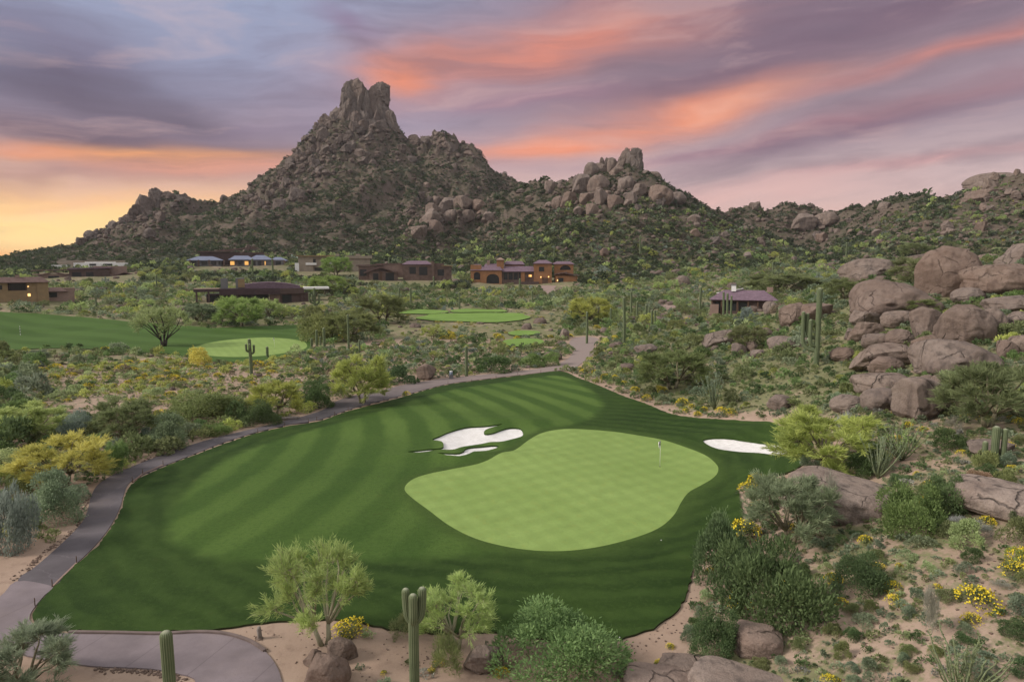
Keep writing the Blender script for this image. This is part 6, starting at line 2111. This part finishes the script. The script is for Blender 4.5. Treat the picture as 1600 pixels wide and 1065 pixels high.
# ------------------------------------------------------------------ golf things
def flagstick(u, v, label, hole=True, droop=1):
    x, y, z = hit(u, v)
    z += 0.1
    o = empty('flagstick', (x, y, z), -math.atan2(x, y))
    m = MB(); m.tube([(0, 0, -0.1), (0, 0, 0.8), (0, 0, 2.2)], [0.016, 0.013, 0.010], 8); m.build('pole', M['white'], o, True)
    m = MB(); m.tube([(0, 0, 2.2), (0, 0, 2.24)], [0.022, 0.018], 8); m.build('finial', M['cloth_dark'], o, True)
    for nm, mt, z0, z1 in (('flag', 'white', 1.62, 2.16), ('flag_stripe', 'cloth_dark', 1.80, 2.16)):
        m = MB()
        n = 9
        w0 = 0.16 if nm == 'flag' else 0.164
        cols = [(w0 * i / (n - 1) * (1 if nm == 'flag' else 0.7), 0.028 * math.sin(i * 1.7) * (i / n) - (0.0 if nm == 'flag' else 0.012)) for i in range(n)]
        pts = []
        for (xx, yy) in cols:
            for q in (0.0, 0.33, 0.66, 1.0):
                zz = z1 + (z0 - z1) * q - xx * 0.9
                pts.append((-xx * (1 - 0.35 * q), yy * (0.4 + q), zz))
        f = [(i * 4 + j, i * 4 + j + 1, (i + 1) * 4 + j + 1, (i + 1) * 4 + j) for i in range(n - 1) for j in range(3)]
        m.add(pts, quads=f)
        fo = m.build(nm, M[mt], o, True)
        sm_ = fo.modifiers.new('thick', 'SOLIDIFY'); sm_.thickness = 0.008
    if hole:
        m = MB(); m.tube([(0, 0, 0.0), (0, 0, 0.012)], [0.055, 0.055], 16); m.build('cup', M['cloth_dark'], o, True)
    return tag(o, label, 'flagstick', 'flagsticks')


M['cloth_dark'] = plain('black_cloth', (0.03, 0.03, 0.035), 0.2, 8)
flagstick(1031, 731, 'white flagstick with limp black and white flag on the near green')
flagstick(429, 545, 'white flagstick standing on the far green')
x, y, z = hit(32, 525)
o = empty('yardage_pole', (x, y, z + 0.1))
m = MB()
m.tube([(0, 0, -0.1), (0, 0, 2.2)], [0.05, 0.05], 8); m.build('pole', M['white'], o)
m = MB()
for q in (0.5, 1.1, 1.7):
    m.tube([(0, 0, q), (0, 0, q + 0.25)], [0.056, 0.056], 8)
tag(m.build('bands', M['cloth_dark'], o))
tag(o, 'white yardage pole with dark bands on the far fairway', 'marker pole')

STAKES = [(207, 754), (223, 741), (255, 727), (82, 918), (120, 882), (55, 949), (403, 677), (445, 667), (482, 661), (495, 658), (523, 650), (544, 642), (700, 600), (737, 597), (775, 591), (809, 586), (845, 583), (600, 628)]
SL = ['at the bend, first of three along the kerb', 'at the bend, middle of three along the kerb', 'at the bend, last of three along the kerb', 'lower left, front end of the low kerb', 'lower left, far end of the low kerb', 'nearest to the path corner', 'where the long hedge like bush ends', 'below the round palo verde', 'left of the dark rounded bush',
      'just below the dark rounded bush', 'at the path fork', 'left of the umbrella shaped palo verde', 'below the water cooler', 'right of the plain saguaro by the path', 'below the long dark bush', 'left of the green bush pair', 'near the top corner of the turf', 'right of the umbrella shaped palo verde trunk']
for (u, v), sl_ in zip(STAKES, SL):
    x, y, z = hit(u, v)
    m = MB(); m.tube([(0, 0, -0.2), (0, 0, 0.38), (0, 0, 0.42)], [0.024, 0.022, 0.010], 8)
    o = m.build('path_stake', M['wood'], None, True); o.location = (x, y, z + 0.04)
    tag(o, 'short dark stake ' + sl_, 'stake', 'stakes along the cart path')
for (a, b), lb in ((((207, 754), (223, 741)), 'pale kerb rail at the path bend, nearer length'), (((223, 741), (255, 727)), 'pale kerb rail at the path bend, farther length'), (((82, 918), (120, 882)), 'pale kerb rail along the lower path')):
    p0, p1 = np.array(hit(*a)), np.array(hit(*b))
    m = MB()
    d = p1 - p0; n_ = np.array([-d[1], d[0], 0]); n_ /= np.linalg.norm(n_)
    c_ = p0
    ring = lambda p: [tuple(p - c_ + n_ * 0.05), tuple(p - c_ - n_ * 0.05), tuple(p - c_ - n_ * 0.05 + [0, 0, 0.09]), tuple(p - c_ + n_ * 0.05 + [0, 0, 0.09])]
    m.hull(ring(p0), ring(p1))
    o = m.build('kerb_rail', M['pinkwall']); o.location = tuple(c_)
    tag(o, lb, 'kerb rail')
# raised kerb round the end of the concrete path
KP = [(108, 990), (180, 992), (250, 992.5), (309, 990.5), (350, 992), (385, 1002), (405, 1013), (415, 1021)]
pts = smooth_poly(np.array([hit(u, v)[:2] for u, v in KP]), 5, False)
T_ = unit(np.gradient(pts, axis=0)); nn = np.stack([-T_[:, 1], T_[:, 0]], 1)
rows = []
for off, zz in ((-0.09, -0.1), (-0.07, 0.14), (0.07, 0.15), (0.09, -0.1)):
    q = pts + nn * off
    rows.append(np.column_stack([q, Hq(q[:, 0], q[:, 1]) + zz]))
V = np.stack(rows, 1).reshape(-1, 3); n = len(pts)
Q = [(i * 4 + j, i * 4 + j + 1, (i + 1) * 4 + j + 1, (i + 1) * 4 + j) for i in range(n - 1) for j in range(3)] + [(0, 1, 2, 3), (n * 4 - 1, n * 4 - 2, n * 4 - 3, n * 4 - 4)]
link('kerb', make_mesh('kerb', V, [np.array(Q)], [plain('kerb_stone', (0.15, 0.115, 0.105), 0.2, 2)], False))['kind'] = 'structure'

x, y, z = hit(705, 592); k = float(project(x, y, z)[2]) / F
o = empty('water_cooler', (x, y, z), 0.2)
m = MB(); m.box(-0.28, 0.28, -0.25, 0.25, 0.0, 0.62); m.build('stand', M['greywall'], o)
m = MB(); m.tube([(0, 0, 0.62), (0, 0, 0.70), (0, 0, 1.02), (0, 0, 1.06)], [0.20, 0.22, 0.23, 0.20], 16); m.build('tank', plain('blue_grey', (0.20, 0.24, 0.30), 0.1), o, True)
m = MB(); m.tube([(0, 0, 1.06), (0, 0, 1.13)], [0.24, 0.22], 16); m.build('lid', M['white'], o, True)
m = MB(); m.tube([(0, -0.22, 0.72), (0, -0.30, 0.72), (0, -0.31, 0.68)], [0.02, 0.02, 0.015], 6); m.build('tap', M['cloth_dark'], o, True)
tag(o, 'blue grey water cooler on a stand beside the cart path', 'water cooler')
x, y, z = hit(406, 998)
o = empty('path_post', (x, y, z))
m = MB(); m.tube([(0.02, 0, -0.1), (0.0, 0, 0.2), (-0.03, 0.01, 0.42), (-0.02, 0.0, 0.55)], [0.10, 0.095, 0.10, 0.07], 10); m.build('shaft', M['twig'], o, True)
m = MB(); m.tube([(0.0, 0, -0.06), (0, 0, 0.06)], [0.19, 0.14], 10); m.build('footing', M['rock'], o, True)
tag(o, 'stubby weathered grey post on the sand by the path end', 'post')
x0, y0, z0 = hit(434, 657); x1, y1, z1 = hit(467, 655)
m = MB(); m.tube([(0, 0, 0.15), ((x1 - x0) * 0.4, (y1 - y0) * 0.4, 0.2), (x1 - x0, y1 - y0, 0.16)], [0.16, 0.19, 0.15], 9)
m.tube([((x1 - x0) * 0.5, (y1 - y0) * 0.5, 0.28), ((x1 - x0) * 0.62, (y1 - y0) * 0.5 + 0.1, 0.6)], [0.07, 0.04], 7)
o = m.build('fallen_log', M['twig'], None, True); o.location = (x0, y0, z0)
tag(o, 'bleached fallen log at the cart path edge', 'log')
for i, (u, v, lb) in enumerate([(1033, 828 + 19, 'white golf ball in the rough right of the green'), (968, 1001, 'white golf ball at the front turf edge')]):
    x, y, z = hit(u, v)
    V_, T_ = ico(2)
    o = link('golf_ball', make_mesh('golf_ball', V_ * 0.03, [T_], [M['white']])); o.location = (x, y, z + 0.13)
    tag(o, lb, 'golf ball')

# ------------------------------------------------------------------ evening haze
hb = MB(); hb.box(-1500, 1500, -60, 1500, -30, 330)
hm = bpy.data.materials.new('haze'); hm.use_nodes = True
ht = hm.node_tree; ht.nodes.clear()
hv = N(ht, 'ShaderNodeVolumePrincipled'); hv.inputs['Density'].default_value = 0.00007; hv.inputs['Color'].default_value = (0.75, 0.72, 0.80, 1)
ho = N(ht, 'ShaderNodeOutputMaterial'); ht.links.new(hv.outputs[0], ho.inputs['Volume'])
hb.build('haze', hm)['kind'] = 'stuff'
# ------------------------------------------------------------------ the desert scrub
class Grid:
    def __init__(s, cell): s.c, s.d = cell, {}

    def free(s, x, y, r, k):
        i0, j0 = int(x // s.c), int(y // s.c)
        n = int((r + 3.5) // s.c) + 1
        for i in range(i0 - n, i0 + n + 1):
            for j in range(j0 - n, j0 + n + 1):
                for (a, b, q) in s.d.get((i, j), ()):
                    if (a - x) ** 2 + (b - y) ** 2 < ((r + q) * k) ** 2:
                        return False
        return True

    def put(s, x, y, r): s.d.setdefault((int(x // s.c), int(y // s.c)), []).append((x, y, r))


grid = Grid(3.0)
for x, y, r in FOOT:
    grid.put(x, y, min(r, 3.0))
CAND = []     # x, y, z, r(half width), h, class


def in_house(u, v):
    m = np.zeros(len(u), bool)
    for a, b, c, d in HOUSE_BOX:
        m |= (u > a - 2) & (u < b + 2) & (v > d - 16) & (v < d + 0.8) & (v > c)
    return m


def pick(g, table):
    r_ = g.random() * sum(t[1] for t in table)
    for c, q in table:
        r_ -= q
        if r_ <= 0:
            return c
    return table[-1][0]


MIDT = [('dark green', 20), ('olive', 30), ('grey green', 20), ('lush green', 10), ('yellow green', 7), ('blue grey', 4), ('brown', 2), ('pale green', 10)]
SLOPET = [('dark green', 24), ('grey green', 22), ('olive', 30), ('lush green', 14), ('yellow green', 6), ('pale green', 6)]
MEADT = [('yellow green', 34), ('pale green', 22), ('olive', 18), ('dark green', 10), ('FLOWER', 12), ('brown', 4)]
NEART = [('grey green', 34), ('olive', 24), ('dark green', 16), ('pale green', 10), ('grey', 5), ('FLOWER', 11)]


def scatter(n, r0, r1, seed, pw, fn, kfac):
    x, y, r, a, g = scatter_world(int(n * 1.15), r0, r1, -50, 50, seed, pw)
    z = Hq(x, y)
    u, v, d = project(x, y, z)
    ok = (u > -500) & (u < 2100) & (v < 1140)
    n = len(x)
    ok &= ~in_house(u, v)
    for lo in range(0, n, 4000):
        sl_ = slice(lo, lo + 4000)
        ok[sl_] &= ~blocked(np.column_stack([x[sl_], y[sl_]]), 0.5)
    cl = fbm2(x / 7 + 40, y / 7, 81)
    for i in np.where(ok)[0]:
        q = fn(g, u[i], v[i], r[i], cl[i])
        if q is None:
            continue
        rad, h, cls = q
        if grid.free(x[i], y[i], rad, kfac):
            grid.put(x[i], y[i], rad)
            CAND.append((x[i], y[i], z[i], rad, h, cls))


def f_near(g, u, v, r, cl):
    if u > 1080 and v > 640:
        if g.random() > 0.74 + (cl - 0.45) * 3.0 - (0.25 if u > 1440 and 800 < v < 960 else 0): return None
        rad = math.exp(g.normal(-0.82, 0.38))
        c = pick(g, NEART)
        return rad, rad * g.uniform(0.8, 1.2), c
    if u < 420 and v > 600:
        if v > 860 or g.random() > 0.5: return None
        rad = g.uniform(0.4, 1.0)
        return rad, rad * g.uniform(0.9, 1.3), pick(g, MIDT)
    if v > 960:
        if g.random() > 0.10: return None
        rad = g.uniform(0.15, 0.35)
        return rad, rad * 0.9, pick(g, NEART)
    return None


def f_slope(g, u, v, r, cl):
    if u > 880:
        if g.random() > 0.62 + (cl - 0.38) * 2.6: return None
        rad = math.exp(g.normal(-0.40, 0.40))
        return rad, rad * g.uniform(0.75, 1.1), pick(g, SLOPET)
    if 60 < u < 470 and 556 < v < 655:
        if g.random() > 0.50 + (cl - 0.45) * 3.4: return None
        rad = math.exp(g.normal(-0.35, 0.30))
        return rad, rad * g.uniform(0.7, 0.95), pick(g, MEADT)
    if u < 470:
        rad = math.exp(g.normal(0.2, 0.4))
        return rad, rad * g.uniform(0.9, 1.3), pick(g, MIDT)
    if g.random() > 0.45 + (cl - 0.45) * 3.0: return None
    rad = math.exp(g.normal(-0.25, 0.35))
    return rad, rad * g.uniform(0.75, 1.05), pick(g, MIDT)


def f_mid(g, u, v, r, cl):
    if g.random() > 0.62 + (cl - 0.40) * 3.2: return None
    if 600 < u < 880 and 486 < v < 524:
        if g.random() < 0.5: return None
        rad = g.uniform(0.4, 0.8)
        return rad, rad * 0.6, 'FLOWER' if g.random() < 0.15 else pick(g, MIDT)
    if g.random() < 0.085:
        rad = g.uniform(1.5, 2.8)
        return rad, rad * g.uniform(1.1, 1.5), 'TREE'
    rad = math.exp(g.normal(0.12, 0.38))
    c = 'FLOWER' if (g.random() < 0.022 + (0.10 if 560 < u < 900 and 500 < v < 545 else 0)) else pick(g, MIDT)
    if c == 'FLOWER': rad = min(rad, 1.1)
    return rad, rad * g.uniform(0.75, 1.15), c


FLOWER_PX = [(905, 578), (930, 585), (945, 592), (961, 592), (992, 611), (1035, 613), (1066, 633), (1081, 637), (1100, 642), (1128, 645), (1031, 607), (635, 618), (663, 604), (912, 583), (1090, 650), (1072, 644), (1142, 648), (200, 600), (178, 604), (188, 606), (226, 590), (240, 596), (340, 590),
             (780, 538), (812, 541), (846, 537), (700, 519), (712, 512), (770, 549), (860, 528), (1010, 625), (975, 600), (600, 541), (520, 535), (455, 570), (1210, 700), (1490, 540 + 100)]
for u, v in FLOWER_PX:
    x, y, z = hit(u, v)
    if blocked([(x, y)], 0.1)[0]: continue
    rad = vr.uniform(0.42, 0.75) * (1.2 if v < 560 else 1.0)
    grid.put(x, y, rad)
    CAND.append((x, y, z, rad, rad * 1.05, 'FLOWER'))
scatter(9000, 22, 62, 501, 0.6, f_near, 0.74)
def f_tuft(g, u, v, r, cl):
    if u < 1080 and v > 900 and g.random() > 0.12: return None
    if u < 1080 and r < 55: return None
    rad = math.exp(g.normal(-1.75, 0.35))
    return rad, rad * g.uniform(0.6, 1.1), pick(g, NEART[:4])


scatter(16000, 55, 140, 502, 0.9, f_slope, 0.68)
scatter(30000, 128, 470, 503, 0.75, f_mid, 0.66)

scatter(9000, 23, 64, 504, 0.8, f_tuft, 0.62)
scatter(12000, 58, 130, 505, 0.8, f_tuft, 0.60)
CA = np.array([c[:5] for c in CAND]); CL = np.array([c[5] for c in CAND])
cu, cv, cd = project(CA[:, 0], CA[:, 1], CA[:, 2])
score = CA[:, 3] * CA[:, 4] / cd ** 2
vis = (cu > -20) & (cu < 1620) & (cv > 300) & (cv < 1075)
# hidden behind the terrain or a big boulder? check the sight line to the plant's top against the ground
for i in np.where(vis)[0]:
    t = np.linspace(0.35, 0.985, 40)
    x, y = CA[i, 0] * t, CA[i, 1] * t
    zs = CZ + (CA[i, 2] + CA[i, 4] - CZ) * t
    if (Hq(x, y) > zs).any():
        vis[i] = False
print('plants', len(CA), {c: int((CL == c).sum()) for c in set(CL)})


def top_of(mask, n):
    i = np.where(mask & vis)[0]
    return i[np.argsort(-score[i])][:n]


own = set()
n_hand_shrub = sum(1 for q in HAND if q[4] in ('BB', 'BM', 'DS', 'WS'))
n_hand_tree = sum(1 for q in HAND if q[4] in ('PN', 'PF'))
for i in top_of((CL != 'FLOWER') & (CL != 'TREE'), 296 - n_hand_shrub):
    x, y, z, rad, h = CA[i]
    pr = BUSH if cd[i] < 55 else BUSH_MID
    if CL[i] in ('yellow green', 'pale green', 'grey green') and rad < 0.9: pr = MOUND
    if CL[i] == 'grey': pr = WISPY
    o = shrub(x, y, z, rad, h, CL[i], pr)
    AUTO.append((o, CL[i] + (' mound shrub' if pr is MOUND else ' wispy shrub' if pr is WISPY else ' shrub'), cu[i], cv[i])); own.add(i)
for i in top_of(CL == 'FLOWER', 150):
    x, y, z, rad, h = CA[i]
    o = shrub(x, y, z, rad, h, 'olive', MOUND, 'brittlebush', True, 'flowering shrub', 'yellow flowering brittlebushes')
    AUTO.append((o, 'yellow flowering brittlebush', cu[i], cv[i])); own.add(i)
TREEC = ['palo green', 'olive', 'yellow green', 'grey green', 'pale green']
for i in top_of(CL == 'TREE', 290 - n_hand_tree):
    x, y, z, rad, h = CA[i]
    c = TREEC[int(vr.choice(5, p=[0.24, 0.36, 0.12, 0.18, 0.10]))]
    o = tree(x, y, z, rad * 2, h, c, PALO_FULL if cd[i] < 120 else PALO_MID)
    AUTO.append((o, c.replace('palo green', 'light green') + ' palo verde', cu[i], cv[i])); own.add(i)

# everything smaller: one mass of scrub
def lowbush(seed, n, L, W):
    V, Q, t = dome(seed, n, L, W, lumps=7, core=0.6, flat=0.9)
    return V, Q, (t - 0.5) * 1.0


LOW = [lowbush(600 + i, 170, 0.34, 0.19) for i in range(4)] + [lowbush(610 + i, 84, 0.44, 0.28) for i in range(4)] + [lowbush(620 + i, 26, 0.75, 0.52) for i in range(4)]
inst, att = [], []
sr = np.random.default_rng(88)


def add_low(x, y, z, rad, h, col, dist):
    k = (0 if dist < 190 else 4 if dist < 420 else 8) + int(sr.integers(4))
    inst.append((x, y, z - 0.05 * h, rad, rad * sr.uniform(0.85, 1.15), h, sr.uniform(0, 6.28), k))
    f = 1 + sr.uniform(-0.22, 0.22)
    lum = sum(col) / 3
    if lum > 0.16: f *= 0.16 / lum * 0.25 + 0.75
    col = tuple(q * 0.84 + lum * 0.16 for q in col)
    att.append((col[0] * f, col[1] * f, col[2] * f, 0.5 + sr.uniform(-0.1, 0.1)))


for i in range(len(CA)):
    if i in own: continue
    c = CL[i]
    col = COL['olive'] if c == 'TREE' and sr.random() < 0.6 else COL['palo green'] if c == 'TREE' else (0.42, 0.37, 0.05) if c == 'FLOWER' else COL[c]
    add_low(*CA[i], col, cd[i])
o = merged('desert_scrub', [(p[0], p[1], p[2]) for p in LOW], inst, M['scrub'], None, np.array(att))
tag(o, 'low mixed scrub covering the desert between the larger shrubs', None, None, 'stuff')
# the cover of the hills
inst, att = [], []
x, y, r, a, g = scatter_world(215000, 230, 880, -50, 50, 91, 0.7)
z = Hq(x, y)
hl = z - base_h(x, y)
cl = fbm2(x / 16, y / 16, 92)
u, v, d = project(x, y, z)
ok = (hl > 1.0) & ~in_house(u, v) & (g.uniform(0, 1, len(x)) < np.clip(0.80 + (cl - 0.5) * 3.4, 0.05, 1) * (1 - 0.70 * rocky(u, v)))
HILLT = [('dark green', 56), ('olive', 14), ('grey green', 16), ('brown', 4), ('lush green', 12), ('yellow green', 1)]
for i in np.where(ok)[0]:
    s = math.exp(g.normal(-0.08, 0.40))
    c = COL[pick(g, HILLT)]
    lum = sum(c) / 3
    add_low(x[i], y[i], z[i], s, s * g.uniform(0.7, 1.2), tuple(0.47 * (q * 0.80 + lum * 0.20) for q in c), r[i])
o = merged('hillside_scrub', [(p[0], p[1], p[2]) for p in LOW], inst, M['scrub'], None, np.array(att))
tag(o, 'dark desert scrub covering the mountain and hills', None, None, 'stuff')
print('hill scrub', len(inst))

# ------------------------------------------------------------------ labels that single each repeat out
ORD = ['', 'second', 'third', 'fourth', 'fifth', 'sixth', 'seventh', 'eighth', 'ninth', 'tenth', 'eleventh', 'twelfth', 'thirteenth', 'fourteenth', 'fifteenth', 'sixteenth', 'seventeenth', 'eighteenth', 'nineteenth', 'twentieth', 'twenty first', 'twenty second', 'twenty third', 'twenty fourth']
LA = np.array([(u, v) for _, u, v in LAND])
sets = {}
for o, kind, u, v in AUTO:
    du, dv = u - LA[:, 0], (v - LA[:, 1]) * 1.8
    k = int(np.argmin(du ** 2 + dv ** 2))
    rel = ('right of the ' if du[k] > 0 else 'left of the ') if abs(du[k]) > abs(dv[k]) else ('in front of the ' if dv[k] > 0 else 'behind the ')
    sets.setdefault((kind, rel + LAND[k][0]), []).append((math.hypot(du[k], dv[k]), o))
used = set(o['label'] for o in C.objects if 'label' in o)
for (kind, where), lst in sets.items():
    for n, (_, o) in enumerate(sorted(lst, key=lambda t: t[0])):
        lb = f"{kind} {where}"
        if len(lst) > 1:
            lb += ', closest' if n == 0 else f", {ORD[min(n, len(ORD) - 1)]} closest"
        o['label'] = lb
bpy.context.view_layer.update()
